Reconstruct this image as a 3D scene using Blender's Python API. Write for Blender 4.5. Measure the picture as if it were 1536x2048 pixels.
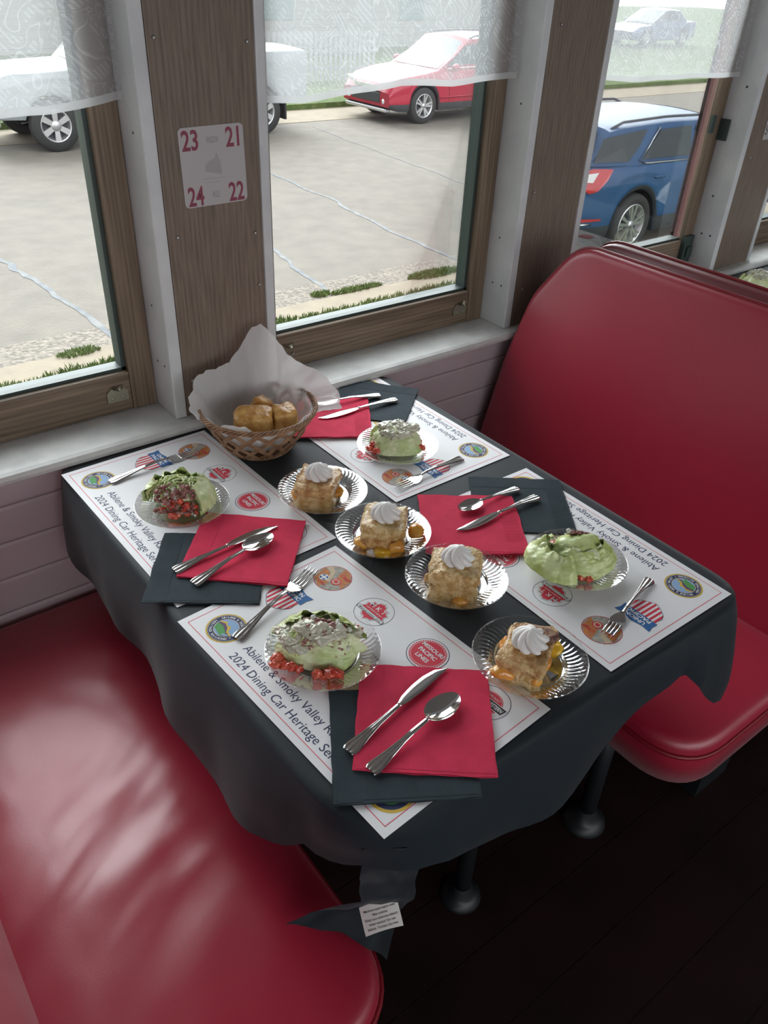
import bpy, bmesh, math, random
from mathutils import Vector, Matrix, noise
PI = math.pi
S = bpy.context.scene
COL = S.collection
FILL = 1.25
for o in list(bpy.data.objects): bpy.data.objects.remove(o)

# ------------------------------------------------------------------ camera
cam = bpy.data.cameras.new('camera'); camo = bpy.data.objects.new('camera', cam); COL.objects.link(camo)
Rm = ((0.794216, 0.318918, -0.517215), (-0.60622, 0.473927, -0.638663), (0.041442, 0.820783, 0.569735))
M = Matrix.Identity(4)
for i in range(3):
    for j in range(3): M[i][j] = Rm[i][j]
M.translation = (-0.431856, -1.31315, 1.512356)
camo.matrix_world = M
cam.sensor_fit = 'VERTICAL'; cam.sensor_height = 24.0; cam.lens = 1587.207 / 2048 * 24.0
cam.clip_start = 0.02; cam.clip_end = 300
S.camera = camo

# ------------------------------------------------------------------ world: hazy overcast sky, brighter towards the street side
w = bpy.data.worlds.new('sky'); S.world = w; w.use_nodes = True
nt = w.node_tree; nt.nodes.clear()
tc = nt.nodes.new('ShaderNodeTexCoord')
dp = nt.nodes.new('ShaderNodeVectorMath'); dp.operation = 'DOT_PRODUCT'
d = Vector((0.30, 0.85, 0.50)).normalized(); dp.inputs[1].default_value = d
nrm = nt.nodes.new('ShaderNodeVectorMath'); nrm.operation = 'NORMALIZE'
nt.links.new(tc.outputs['Generated'], nrm.inputs[0]); nt.links.new(nrm.outputs[0], dp.inputs[0])
mr = nt.nodes.new('ShaderNodeMapRange'); mr.interpolation_type = 'SMOOTHSTEP'
mr.inputs['From Min'].default_value = 0.60; mr.inputs['From Max'].default_value = 0.97
mr.inputs['To Min'].default_value = 0.30; mr.inputs['To Max'].default_value = 4.2
nt.links.new(dp.outputs['Value'], mr.inputs['Value'])
bg = nt.nodes.new('ShaderNodeBackground'); bg.inputs['Color'].default_value = (0.93, 0.97, 1.0, 1)
dp2 = nt.nodes.new('ShaderNodeVectorMath'); dp2.operation = 'DOT_PRODUCT'; dp2.inputs[1].default_value = Vector((-0.1, -0.88, 0.42)).normalized()
nt.links.new(nrm.outputs[0], dp2.inputs[0])
mr2 = nt.nodes.new('ShaderNodeMapRange'); mr2.interpolation_type = 'SMOOTHSTEP'
mr2.inputs['From Min'].default_value = 0.55; mr2.inputs['From Max'].default_value = 0.97
mr2.inputs['To Min'].default_value = 0.0; mr2.inputs['To Max'].default_value = FILL
nt.links.new(dp2.outputs['Value'], mr2.inputs['Value'])
sm = nt.nodes.new('ShaderNodeMath'); sm.operation = 'ADD'
nt.links.new(mr.outputs['Result'], sm.inputs[0]); nt.links.new(mr2.outputs['Result'], sm.inputs[1]); nt.links.new(sm.outputs[0], bg.inputs['Strength'])
wo = nt.nodes.new('ShaderNodeOutputWorld'); nt.links.new(bg.outputs[0], wo.inputs[0])

S.view_settings.view_transform = 'Standard'; S.view_settings.look = 'None'
S.view_settings.exposure = 1.50; S.view_settings.gamma = 1.0; S.view_settings.use_curve_mapping = False

# ------------------------------------------------------------------ helpers
def lerp(a, b, t): return a + (b - a) * t
def interp(x, pts):
    if x <= pts[0][0]: return pts[0][1]
    for (a, b), (c, e) in zip(pts, pts[1:]):
        if x <= c: return lerp(b, e, (x - a) / (c - a) if c > a else 0)
    return pts[-1][1]
def nz(x, y=0, z=0): return noise.noise(Vector((x, y, z)))

CLAMP = [None]
class MB:
    def __init__(s): s.v = []; s.f = []; s.m = []; s.sm = []
    def add(s, vs, fs, mi=0, smooth=True):
        b = len(s.v); s.v += [tuple(p) for p in vs]
        for f in fs: s.f.append(tuple(i + b for i in f)); s.m.append(mi); s.sm.append(smooth)
        return s
    def box(s, x0, x1, y0, y1, z0, z1, mi=0):
        return s.add([(x, y, z) for x in (x0, x1) for y in (y0, y1) for z in (z0, z1)],
              [(0, 1, 3, 2), (4, 6, 7, 5), (0, 4, 5, 1), (2, 3, 7, 6), (0, 2, 6, 4), (1, 5, 7, 3)], mi, False)
    def grid(s, P, nu, nv, cu=False, cv=False, mi=0, smooth=True):
        vs = [P(i / nu, j / nv) for i in range(nu if cu else nu + 1) for j in range(nv if cv else nv + 1)]
        W = nv if cv else nv + 1; U = nu if cu else nu + 1
        fs = [((i % U) * W + j % W, ((i + 1) % U) * W + j % W, ((i + 1) % U) * W + (j + 1) % W, (i % U) * W + (j + 1) % W)
              for i in range(nu) for j in range(nv)]
        return s.add(vs, fs, mi, smooth)
    def tube(s, pts, r, n=8, closed=False, mi=0, caps=True):
        pts = [Vector(p) for p in pts]; N = len(pts); vs = []
        prev = None
        for i, p in enumerate(pts):
            if closed: t = pts[(i + 1) % N] - pts[i - 1]
            else: t = pts[min(i + 1, N - 1)] - pts[max(i - 1, 0)]
            t.normalize()
            if prev is None: a = t.orthogonal().normalized()
            else:
                a = prev - t * prev.dot(t)
                a = a.normalized() if a.length > 1e-6 else t.orthogonal().normalized()
            prev = a; b = t.cross(a)
            rr = r(i / (N - 1)) if callable(r) else r
            for k in range(n):
                q = 2 * PI * k / n; vs.append(p + (a * math.cos(q) + b * math.sin(q)) * rr)
        fs = []
        for i in range(N if closed else N - 1):
            for k in range(n):
                i2 = (i + 1) % N; fs.append((i * n + k, i * n + (k + 1) % n, i2 * n + (k + 1) % n, i2 * n + k))
        if not closed and caps: fs += [tuple(range(n))[::-1], tuple((N - 1) * n + k for k in range(n))]
        return s.add(vs, fs, mi)
    def lathe(s, prof, n=32, c=(0, 0, 0), mi=0, axis='z'):
        vs = []
        for r, z in prof:
            for k in range(n):
                q = 2 * PI * k / n; a, b = r * math.cos(q), r * math.sin(q)
                vs.append((c[0] + a, c[1] + b, c[2] + z) if axis == 'z' else (c[0] + a, c[1] + z, c[2] + b))
        fs = [(i * n + k, i * n + (k + 1) % n, (i + 1) * n + (k + 1) % n, (i + 1) * n + k) for i in range(len(prof) - 1) for k in range(n)]
        return s.add(vs, fs, mi)
    def prism(s, pts, z0, z1, mi=0, f=None):          # polygon in 2D extruded
        n = len(pts); f = f or (lambda x, y, z: (x, y, z))
        vs = [f(x, y, z0) for x, y in pts] + [f(x, y, z1) for x, y in pts]
        fs = [tuple(range(n))[::-1], tuple(range(n, 2 * n))] + [(i, (i + 1) % n, n + (i + 1) % n, n + i) for i in range(n)]
        return s.add(vs, fs, mi, False)
    def blob(s, c, r, rx=(1, 1, 1), seed=0, amp=.25, n=8, mi=0, fr=1.6):
        c = Vector(c)
        def P(u, v):
            th = u * 2 * PI; ph = v * PI
            dd = Vector((math.sin(ph) * math.cos(th), math.sin(ph) * math.sin(th), math.cos(ph)))
            k = r * (1 + amp * noise.noise(dd * fr + Vector((seed * 7.3, seed * 3.1, seed))))
            return c + Vector((dd.x * rx[0], dd.y * rx[1], dd.z * rx[2])) * k
        return s.grid(P, n * 2, n, cu=True, mi=mi)
    def build(s, name, mats, parent=None, loc=None, rot=None, bevel=0, sub=0, merge=False):
        if CLAMP[0]: CLAMP[0](s)
        me = bpy.data.meshes.new(name); me.from_pydata(s.v, [], s.f)
        if not isinstance(mats, (list, tuple)): mats = [mats]
        for m in mats: me.materials.append(m)
        me.polygons.foreach_set('material_index', s.m); me.polygons.foreach_set('use_smooth', s.sm)
        if merge:
            bm = bmesh.new(); bm.from_mesh(me); bmesh.ops.remove_doubles(bm, verts=bm.verts, dist=1e-5)
            bmesh.ops.recalc_face_normals(bm, faces=bm.faces); bm.to_mesh(me); bm.free()
        me.update()
        o = bpy.data.objects.new(name, me); COL.objects.link(o)
        if parent: o.parent = parent
        if loc: o.location = loc
        if rot: o.rotation_euler = rot
        if bevel:
            b = o.modifiers.new('bevel', 'BEVEL'); b.width = bevel; b.segments = 2; b.limit_method = 'ANGLE'
        if sub:
            b = o.modifiers.new('subsurf', 'SUBSURF'); b.levels = sub; b.render_levels = sub
        return o

def tag(o, label=None, cat=None, group=None, kind=None):
    if label: o['label'] = label
    if cat: o['category'] = cat
    if group: o['group'] = group
    if kind: o['kind'] = kind
    return o
def empty(name, loc=(0, 0, 0), rz=0):
    o = bpy.data.objects.new(name, None); COL.objects.link(o); o.location = loc; o.rotation_euler = (0, 0, rz)
    o.empty_display_size = .05; return o
def copy_tree(o, parent=None):
    c = o.copy(); COL.objects.link(c); c.parent = parent
    for ch in [k for k in bpy.data.objects if k.parent == o]: copy_tree(ch, c)
    return c
def struct(mb, name, m, **k): return tag(mb.build(name, m, **k), kind='structure')

_txt = {}
def text_geo(s, italic=0.0, bold=0.0):
    key = (s, italic, bold)
    if key not in _txt:
        cu = bpy.data.curves.new('t', 'FONT'); cu.body = s; cu.size = 1.0; cu.resolution_u = 3; cu.shear = italic; cu.offset = bold
        o = bpy.data.objects.new('t', cu); COL.objects.link(o)
        dg = bpy.context.evaluated_depsgraph_get(); me = bpy.data.meshes.new_from_object(o.evaluated_get(dg))
        vs = [v.co.copy() for v in me.vertices]; fs = [tuple(p.vertices) for p in me.polygons]
        bpy.data.objects.remove(o); bpy.data.meshes.remove(me); bpy.data.curves.remove(cu)
        _txt[key] = (vs, fs)
    return _txt[key]
def put_text(mb, s, x, y, h, mi=0, ang=0, width=None, anchor='l', z=0.0, f=None, bold=0.0, italic=0.0):
    """text in a plane; h = capital height (size 1 has caps about 0.7)"""
    vs, fs = text_geo(s, italic, bold)
    if not vs: return
    x0 = min(v.x for v in vs); x1 = max(v.x for v in vs); sc = h / 0.70
    sx = sc if width is None else width / (x1 - x0)
    off = {'l': 0, 'c': -(x1 - x0) * sx / 2, 'r': -(x1 - x0) * sx}[anchor]
    ca, sa = math.cos(ang), math.sin(ang); out = []
    for v in vs:
        a = (v.x - x0) * sx + off; b = v.y * sc
        p = (x + a * ca - b * sa, y + a * sa + b * ca, z)
        out.append(f(*p) if f else p)
    mb.add(out, fs, mi, False)

# ------------------------------------------------------------------ materials
def mat(name, col=(.5, .5, .5), rough=.5, metal=0, bump=None, var=None, spec=None, coat=0, sheen=0, trans=0, sss=0, emit=None):
    m = bpy.data.materials.new(name); m.use_nodes = True; n = m.node_tree; b = n.nodes['Principled BSDF']
    b.inputs['Base Color'].default_value = (*col, 1); b.inputs['Roughness'].default_value = rough; b.inputs['Metallic'].default_value = metal
    if spec is not None: b.inputs['Specular IOR Level'].default_value = spec
    if coat: b.inputs['Coat Weight'].default_value = coat; b.inputs['Coat Roughness'].default_value = .08
    if sheen: b.inputs['Sheen Weight'].default_value = sheen; b.inputs['Sheen Roughness'].default_value = .5
    if trans: b.inputs['Transmission Weight'].default_value = trans
    if sss: b.inputs['Subsurface Weight'].default_value = sss; b.inputs['Subsurface Radius'].default_value = (.01, .006, .003); b.inputs['Subsurface Scale'].default_value = .3
    tcn = n.nodes.new('ShaderNodeTexCoord')
    if var:                                    # (scale, colour2, detail, (sx,sy,sz), lo, hi)
        mp = n.nodes.new('ShaderNodeMapping'); mp.inputs['Scale'].default_value = var[3] if len(var) > 3 else (1, 1, 1)
        n.links.new(tcn.outputs['Object'], mp.inputs[0])
        t = n.nodes.new('ShaderNodeTexNoise'); t.inputs['Scale'].default_value = var[0]; t.inputs['Detail'].default_value = var[2]
        n.links.new(mp.outputs[0], t.inputs['Vector'])
        r = n.nodes.new('ShaderNodeMapRange'); r.inputs['From Min'].default_value = var[4] if len(var) > 4 else .35; r.inputs['From Max'].default_value = var[5] if len(var) > 5 else .65
        n.links.new(t.outputs['Fac'], r.inputs['Value'])
        mx = n.nodes.new('ShaderNodeMix'); mx.data_type = 'RGBA'
        mx.inputs['A'].default_value = (*col, 1); mx.inputs['B'].default_value = (*var[1], 1)
        n.links.new(r.outputs['Result'], mx.inputs['Factor']); n.links.new(mx.outputs['Result'], b.inputs['Base Color'])
    if bump:                                   # (scale, strength, distance, detail)
        t = n.nodes.new('ShaderNodeTexNoise'); t.inputs['Scale'].default_value = bump[0]; t.inputs['Detail'].default_value = bump[3] if len(bump) > 3 else 2
        bmp = n.nodes.new('ShaderNodeBump'); bmp.inputs['Strength'].default_value = bump[1]; bmp.inputs['Distance'].default_value = bump[2]
        n.links.new(tcn.outputs['Object'], t.inputs['Vector']); n.links.new(t.outputs['Fac'], bmp.inputs['Height']); n.links.new(bmp.outputs[0], b.inputs['Normal'])
    return m

def wood(name, c1, c2, c3, axis='z', fine=260, rough=.55):
    m = bpy.data.materials.new(name); m.use_nodes = True; n = m.node_tree; b = n.nodes['Principled BSDF']
    b.inputs['Roughness'].default_value = rough
    tcn = n.nodes.new('ShaderNodeTexCoord'); mp = n.nodes.new('ShaderNodeMapping')
    sc = {'z': (1, 1, .045), 'x': (.045, 1, 1)}[axis]; mp.inputs['Scale'].default_value = sc
    n.links.new(tcn.outputs['Object'], mp.inputs[0])
    t = n.nodes.new('ShaderNodeTexNoise'); t.inputs['Scale'].default_value = fine; t.inputs['Detail'].default_value = 3
    t2 = n.nodes.new('ShaderNodeTexNoise'); t2.inputs['Scale'].default_value = 14; t2.inputs['Detail'].default_value = 2
    wv = n.nodes.new('ShaderNodeTexWave'); wv.wave_type = 'BANDS'; wv.bands_direction = 'X' if axis == 'z' else 'Z'
    wv.inputs['Scale'].default_value = 34; wv.inputs['Distortion'].default_value = 6; wv.inputs['Detail'].default_value = 2; wv.inputs['Detail Scale'].default_value = .7
    for k in (t, t2, wv): n.links.new(mp.outputs[0], k.inputs['Vector'])
    cr = n.nodes.new('ShaderNodeValToRGB'); e = cr.color_ramp.elements
    e[0].position = .3; e[0].color = (*c1, 1); e[1].position = .72; e[1].color = (*c3, 1); k = e.new(.5); k.color = (*c2, 1)
    a = n.nodes.new('ShaderNodeMath'); a.operation = 'MULTIPLY_ADD'; a.inputs[1].default_value = .14
    n.links.new(wv.outputs['Fac'], a.inputs[0])
    a2 = n.nodes.new('ShaderNodeMath'); a2.operation = 'MULTIPLY'; a2.inputs[1].default_value = .88
    n.links.new(t.outputs['Fac'], a2.inputs[0]); n.links.new(a2.outputs[0], a.inputs[2]); n.links.new(a.outputs[0], cr.inputs['Fac'])
    n.links.new(cr.outputs['Color'], b.inputs['Base Color'])
    bm_ = n.nodes.new('ShaderNodeBump'); bm_.inputs['Strength'].default_value = .25; bm_.inputs['Distance'].default_value = .0005
    n.links.new(t.outputs['Fac'], bm_.inputs['Height']); n.links.new(bm_.outputs[0], b.inputs['Normal'])
    return m

M_white = mat('painted_white', (.62, .64, .64), .45, bump=(60, .12, .002), var=(9, (.52, .54, .55), 4))
M_sill = mat('painted_sill', (.66, .67, .65), .45, bump=(40, .2, .003), var=(18, (.54, .55, .54), 5))
M_panel = wood('post_panelling', (.115, .085, .062), (.165, .125, .092), (.205, .158, .12), 'z', 300)
M_sash = wood('sash_oak', (.095, .068, .044), (.165, .118, .078), (.24, .175, .12), 'z', 90)
M_sashx = wood('sash_oak_rail', (.095, .068, .044), (.165, .118, .078), (.24, .175, .12), 'x', 90)
M_wains = mat('wainscot_paint', (.50, .43, .45), .5, bump=(30, .1, .002), var=(5, (.43, .37, .39), 4))
M_gasket = mat('dark_green_stop', (.03, .05, .045), .5)
M_maroon = mat('maroon_exterior_trim', (.20, .07, .09), .5)
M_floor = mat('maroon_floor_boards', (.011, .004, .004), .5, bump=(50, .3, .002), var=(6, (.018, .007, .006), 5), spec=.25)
M_seam = mat('floor_seam', (.10, .07, .065), .8)
M_dark = mat('dark_metal', (.012, .016, .018), .4)
M_black = mat('black_rubber', (.012, .012, .013), .7)
M_ceil = mat('ceiling_paint', (.45, .44, .42), .6)
M_brass = mat('worn_brass', (.35, .33, .25), .35, .8)
M_steel = mat('screw_steel', (.4, .4, .38), .4, .8)
M_silver = mat('silver_coated_plastic', (.80, .79, .78), .10, 1.0)
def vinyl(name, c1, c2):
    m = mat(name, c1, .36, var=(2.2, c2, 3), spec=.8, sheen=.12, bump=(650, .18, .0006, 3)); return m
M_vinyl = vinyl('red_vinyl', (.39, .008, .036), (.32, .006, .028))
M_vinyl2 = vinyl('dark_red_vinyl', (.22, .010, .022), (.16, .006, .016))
M_pipe = mat('red_piping', (.22, .01, .018), .3)
M_cloth = mat('black_tablecloth', (.0055, .0125, .018), .62, sheen=.12, bump=(900, .12, .0004), spec=.28)
M_tag = mat('white_satin_label', (.75, .72, .70), .6)
M_paper = mat('white_paper', (.78, .78, .80), .6)
M_navy = mat('navy_ink', (.02, .03, .09), .7); M_ink = mat('black_ink', (.03, .03, .035), .7)
M_redink = mat('red_ink', (.62, .03, .06), .7); M_pinkink = mat('border_red_ink', (.70, .12, .16), .7)
M_blueink = mat('blue_ink', (.02, .12, .34), .7); M_gold = mat('gold_ink', (.62, .42, .06), .7)
M_green = mat('green_ink', (.08, .30, .08), .7); M_sky = mat('light_blue_ink', (.25, .40, .62), .7)
M_orange = mat('orange_ink', (.62, .22, .05), .7, var=(120, (.45, .16, .06), 3)); M_purple = mat('purple_ink', (.12, .06, .14), .7)
M_tan = mat('tan_ink', (.62, .50, .34), .7); M_greyink = mat('grey_ink', (.28, .27, .25), .7, var=(160, (.45, .42, .36), 3))
M_pw = mat('print_white', (.80, .80, .82), .6)
def tissue(name, c, sc=1):
    m = mat(name, c, .85, spec=.2, bump=(220, .25, .0008, 3), var=(30, tuple(k * .85 for k in c), 3)); return m
M_nred = tissue('red_tissue', (.66, .040, .095)); M_nblk = tissue('charcoal_tissue', (.036, .050, .060))
M_liner = None
M_wicker = mat('wicker_cane', (.20, .105, .055), .6, var=(60, (.36, .21, .12), 3))
M_bread = mat('bread_crust', (.46, .20, .04), .38, var=(55, (.72, .42, .13), 5), bump=(120, .5, .003, 4))
M_crust = mat('cobbler_crust', (.56, .33, .11), .45, var=(85, (.76, .56, .28), 6, (1, 1, 1), .40, .58), bump=(190, 1, .006, 6), coat=.2)
M_crustg = mat('browned_crust', (.46, .21, .06), .4, var=(75, (.76, .50, .22), 6, (1, 1, 1), .38, .6), bump=(190, 1, .006, 6), coat=.25)
M_burnt = mat('dark_crust', (.13, .05, .04), .5, var=(110, (.42, .26, .16), 4, (1, 1, 1), .4, .6), bump=(160, 1, .004, 5))
M_peach = mat('peach', (.72, .27, .035), .2, var=(40, (.80, .42, .08), 3), coat=.6, sss=.2)
M_yellow = mat('yellow_peach', (.78, .46, .03), .2, coat=.6)
M_cream = mat('whipped_cream', (.78, .76, .74), .4, sss=.15)
M_lett = mat('lettuce', (.43, .53, .14), .35, var=(45, (.66, .74, .38), 5, (1, 1, 1), .35, .62), spec=.5, bump=(90, .7, .003, 4))
M_lettp = mat('pale_lettuce', (.70, .76, .46), .35, var=(40, (.46, .60, .22), 5, (1, 1, 1), .45, .7), bump=(90, .7, .003, 4))
M_dress = mat('ranch_dressing', (.68, .64, .52), .25, coat=.4, var=(50, (.50, .50, .38), 3))
M_tom = mat('tomato', (.58, .045, .025), .2, coat=.6, var=(70, (.72, .14, .08), 3))
M_bacon = mat('bacon_bits', (.17, .045, .035), .45, var=(160, (.42, .22, .19), 4, (1, 1, 1), .4, .6))
M_seed = mat('blue_cheese_crumb', (.62, .64, .56), .5)
M_asph = mat('weathered_street', (.205, .183, .152), .9, var=(3.5, (.162, .147, .125), 9, (1, 1, 1), .3, .7), bump=(35, .35, .02, 5))
M_gravel = mat('loose_gravel', (.29, .255, .21), .95, var=(30, (.165, .148, .125), 8, (1, 1, 1), .4, .6), bump=(25, .8, .03, 5))
M_conc = mat('gutter_concrete', (.30, .255, .185), .9, var=(4, (.255, .215, .16), 7), bump=(30, .3, .01, 4))
M_tar = mat('tar_sealed_crack', (.085, .10, .115), .7, var=(8, (.16, .165, .16), 4))
M_grass = mat('grass', (.10, .155, .035), .8, var=(5, (.16, .215, .065), 5)); M_turf = mat('turf', (.065, .11, .025), .95, var=(6, (.125, .17, .05), 6), bump=(20, 1, .05, 5))
M_blue = mat('blue_car_paint', (.018, .075, .18), .4, .0, coat=.10, spec=.35); M_carred = mat('red_car_paint', (.34, .012, .035), .35, 0, coat=.15, spec=.4)
M_carw = mat('pale_truck_paint', (.26, .28, .29), .35, 0, coat=.2); M_carn = mat('slate_blue_paint', (.06, .09, .20), .3, .2, coat=1)
M_cglass = mat('tinted_car_glass', (.020, .032, .036), .06, 0, spec=.8)
M_cglassl = mat('light_car_glass', (.16, .21, .21), .15, 0, spec=.35)
M_plastic = mat('grey_bumper_plastic', (.035, .038, .042), .55)
M_chrome = mat('chrome', (.75, .75, .75), .12, 1.0); M_alloy = mat('alloy_rim', (.55, .55, .56), .3, .8)
M_tail = mat('tail_light_red', (.50, .010, .014), .15, coat=1); M_lamp = mat('clear_lamp', (.70, .70, .70), .1, coat=1)
M_tyre = mat('tyre', (.030, .030, .030), .8); M_siding = mat('pale_siding', (.26, .255, .24), .8); M_bark = mat('roof_grey', (.2, .2, .2), .8)

def glass_mat(name, tint, gloss=1.0, ior=1.45, base=0.0):
    m = bpy.data.materials.new(name); m.use_nodes = True; n = m.node_tree; n.nodes.clear()
    t = n.nodes.new('ShaderNodeBsdfTransparent'); t.inputs[0].default_value = (*tint, 1)
    g = n.nodes.new('ShaderNodeBsdfGlossy'); g.inputs['Roughness'].default_value = .03
    fr = n.nodes.new('ShaderNodeFresnel'); fr.inputs[0].default_value = ior
    k = n.nodes.new('ShaderNodeMath'); k.operation = 'MULTIPLY_ADD'; k.inputs[1].default_value = gloss; k.inputs[2].default_value = base; k.use_clamp = True
    mx = n.nodes.new('ShaderNodeMixShader'); o = n.nodes.new('ShaderNodeOutputMaterial')
    n.links.new(fr.outputs[0], k.inputs[0]); n.links.new(k.outputs[0], mx.inputs[0]); n.links.new(t.outputs[0], mx.inputs[1]); n.links.new(g.outputs[0], mx.inputs[2]); n.links.new(mx.outputs[0], o.inputs[0])
    return m
M_pane = glass_mat('window_glass', (.97, .98, .975), .45)
M_clear = glass_mat('clear_plastic', (.985, .985, .985), .6, 1.45, .0)

def sheet_mat(name, col, opac, trl=.5, rough=.7):
    m = bpy.data.materials.new(name); m.use_nodes = True; n = m.node_tree; n.nodes.clear()
    t = n.nodes.new('ShaderNodeBsdfTransparent'); df = n.nodes.new('ShaderNodeBsdfDiffuse'); tr = n.nodes.new('ShaderNodeBsdfTranslucent')
    df.inputs[0].default_value = (*col, 1); tr.inputs[0].default_value = (*col, 1)
    m1 = n.nodes.new('ShaderNodeMixShader'); m1.inputs[0].default_value = trl; n.links.new(df.outputs[0], m1.inputs[1]); n.links.new(tr.outputs[0], m1.inputs[2])
    m2 = n.nodes.new('ShaderNodeMixShader'); n.links.new(t.outputs[0], m2.inputs[1]); n.links.new(m1.outputs[0], m2.inputs[2])
    o = n.nodes.new('ShaderNodeOutputMaterial'); n.links.new(m2.outputs[0], o.inputs[0])
    m2.inputs[0].default_value = opac
    return m, n, m2, t
M_liner, _, _, _ = sheet_mat('wax_paper', (.80, .79, .79), .82, .35)
def lace_mat():
    m, n, m2, _ = sheet_mat('lace', (.66, .67, .69), .6, .5)
    tcn = n.nodes.new('ShaderNodeTexCoord')
    def wave(d, s, dist=.6):
        wv = n.nodes.new('ShaderNodeTexWave'); wv.wave_type = 'BANDS'; wv.bands_direction = d; wv.inputs['Scale'].default_value = s
        wv.inputs['Distortion'].default_value = dist; wv.inputs['Detail'].default_value = 1; wv.inputs['Detail Scale'].default_value = .05
        n.links.new(tcn.outputs['Object'], wv.inputs['Vector']); return wv.outputs['Fac']
    def math_(op, a, b):
        k = n.nodes.new('ShaderNodeMath'); k.operation = op
        for i, q in enumerate((a, b)):
            if isinstance(q, (int, float)): k.inputs[i].default_value = q
            else: n.links.new(q, k.inputs[i])
        return k.outputs[0]
    a = wave('X', 150); b = wave('Z', 150)
    thr = math_('MAXIMUM', a, b)
    vo = n.nodes.new('ShaderNodeTexNoise'); vo.inputs['Scale'].default_value = 9; vo.inputs['Detail'].default_value = 0
    n.links.new(tcn.outputs['Object'], vo.inputs['Vector'])
    # leafy motif: contour bands of a smooth noise
    vo.inputs['Scale'].default_value = 16; vo.inputs['Detail'].default_value = 1.5; vo.inputs['Distortion'].default_value = 1.2
    ct = math_('PINGPONG', math_('MULTIPLY', vo.outputs['Fac'], 4.0), .5)
    edge = math_('LESS_THAN', ct, .035); dense = math_('GREATER_THAN', ct, .33)
    hatch = wave('DIAGONAL', 60, 2.0)
    f = math_('ADD', math_('MULTIPLY', thr, .36), .17)
    f = math_('ADD', f, math_('MULTIPLY', edge, .18)); f = math_('ADD', f, math_('MULTIPLY', math_('MULTIPLY', dense, hatch), .16))
    f = math_('MINIMUM', f, .92)
    n.links.new(f, m2.inputs[0]); return m
M_lace = lace_mat(); M_hem, _, _, _ = sheet_mat('lace_hem', (.66, .67, .67), .82, .4)

# ------------------------------------------------------------------ the room
b = MB()
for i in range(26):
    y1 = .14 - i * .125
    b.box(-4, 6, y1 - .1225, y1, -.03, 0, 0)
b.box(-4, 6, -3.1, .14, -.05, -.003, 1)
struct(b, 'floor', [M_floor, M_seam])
struct(MB().box(-4, 6, -3.1, .2, 2.35, 2.42), 'ceiling', M_ceil)
P0 = .10; PITCH = .8817                                  # posts
b = MB()                                                  # wainscot boards below the sill
z = 0.0
for z0, z1 in [(0, .08), (.08, .155), (.155, .232), (.232, .309), (.309, .386), (.386, .463), (.463, .540), (.540, .617), (.617, .692), (.692, .748)]:
    b.prism([(0, z0), (0, z1), (-.004, z1 - .001), (-.007, z1 - .006), (-.007, z0 + .006), (-.004, z0 + .001)], -4, 6, f=lambda x, y, zz: (zz, x, y))
b.box(-4, 6, .0, .14, 0, .748)
struct(b, 'wall_window_side', M_wains)
b = MB(); b.box(-4, 6, -.012, .14, 1.78, 2.35)
for k in (-5, -4, -3, -2, 4, 5, 6): b.box(P0 + k * PITCH, P0 + k * PITCH + .225, .0, .14, .768, 1.78)
struct(b, 'wall_window_header', M_white)
b = MB(); b.box(-4, 6, -3.1, -3.0, 0, .85); b.box(-4, 6, -3.1, -3.0, 1.80, 2.35)
for k in range(-5, 7): b.box(P0 + k * PITCH, P0 + k * PITCH + .225, -3.1, -3.0, .85, 1.80)
struct(b, 'wall_aisle_side', M_wains)
struct(MB().box(-4.1, -4, -3.1, .2, 0, 2.4), 'wall_rear', M_wains)
struct(MB().box(6, 6.1, -3.1, .2, 0, 2.4), 'wall_front', M_wains)
b = MB(); b.prism([(.14, .747), (.14, .768), (-.024, .768), (-.032, .765), (-.036, .758), (-.034, .751), (-.028, .747)], -4, 6, f=lambda x, y, zz: (zz, x, y))
tag(b.build('trim_1', M_sill), 'long white painted window sill', kind='structure')

def screw(x, z, p, y=-.0065, m=M_steel):
    s = MB(); s.lathe([(.0001, -.0012), (.0022, -.0011), (.0032, .0), (.0032, .002)], 14, (x, y, z), axis='y')
    return s.build('screw', m, p)
scr = {0: [(.137, 1.404), (.295, 1.397), (.142, 1.108), (.293, 1.096), (.296, 1.0), (.141, .84)],
       1: [(1.024, 1.089), (1.035, 1.42), (1.03, .86)], 2: [(1.91, 1.29), (1.92, 1.09), (2.05, 1.1)]}
for k in (-1, 0, 1, 2, 3):
    x = P0 + k * PITCH
    p = empty('trim_%d' % (k + 3), (0, 0, 0)); tag(p, 'window post with brown panelling between white jamb boards', kind='structure')
    b = MB(); b.box(x, x + .0235, -.006, .14, .768, 1.79)
    if k == 2: b.box(x - .0008, x, .034, .0365, .82, 1.79)
    b.build('jamb_board', M_white, p, bevel=.003)
    b = MB(); b.box(x + .209, x + .2285, -.006, .14, .768, 1.79); b.build('jamb_board', M_white, p, bevel=.003)
    b = MB(); b.box(x + .0245, x + .208, -.004, .13, .768, 1.79); b.build('panel', M_panel, p)
    if k in scr:
        for sx, sz in scr[k]: screw(sx, sz, p)
    if k in (0, 1, 2):                                   # small nail holes in the jamb faces
        s = MB()
        for zz, yy in ((1.27, .03), (.98, .045), (.87, .02), (.87, .05)):
            s.tube([(x - .0006, yy, zz), (x + .001, yy, zz)], .0022 if k < 2 else .0032, 8)
        s.build('nail_hole', M_plastic, p)

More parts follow.
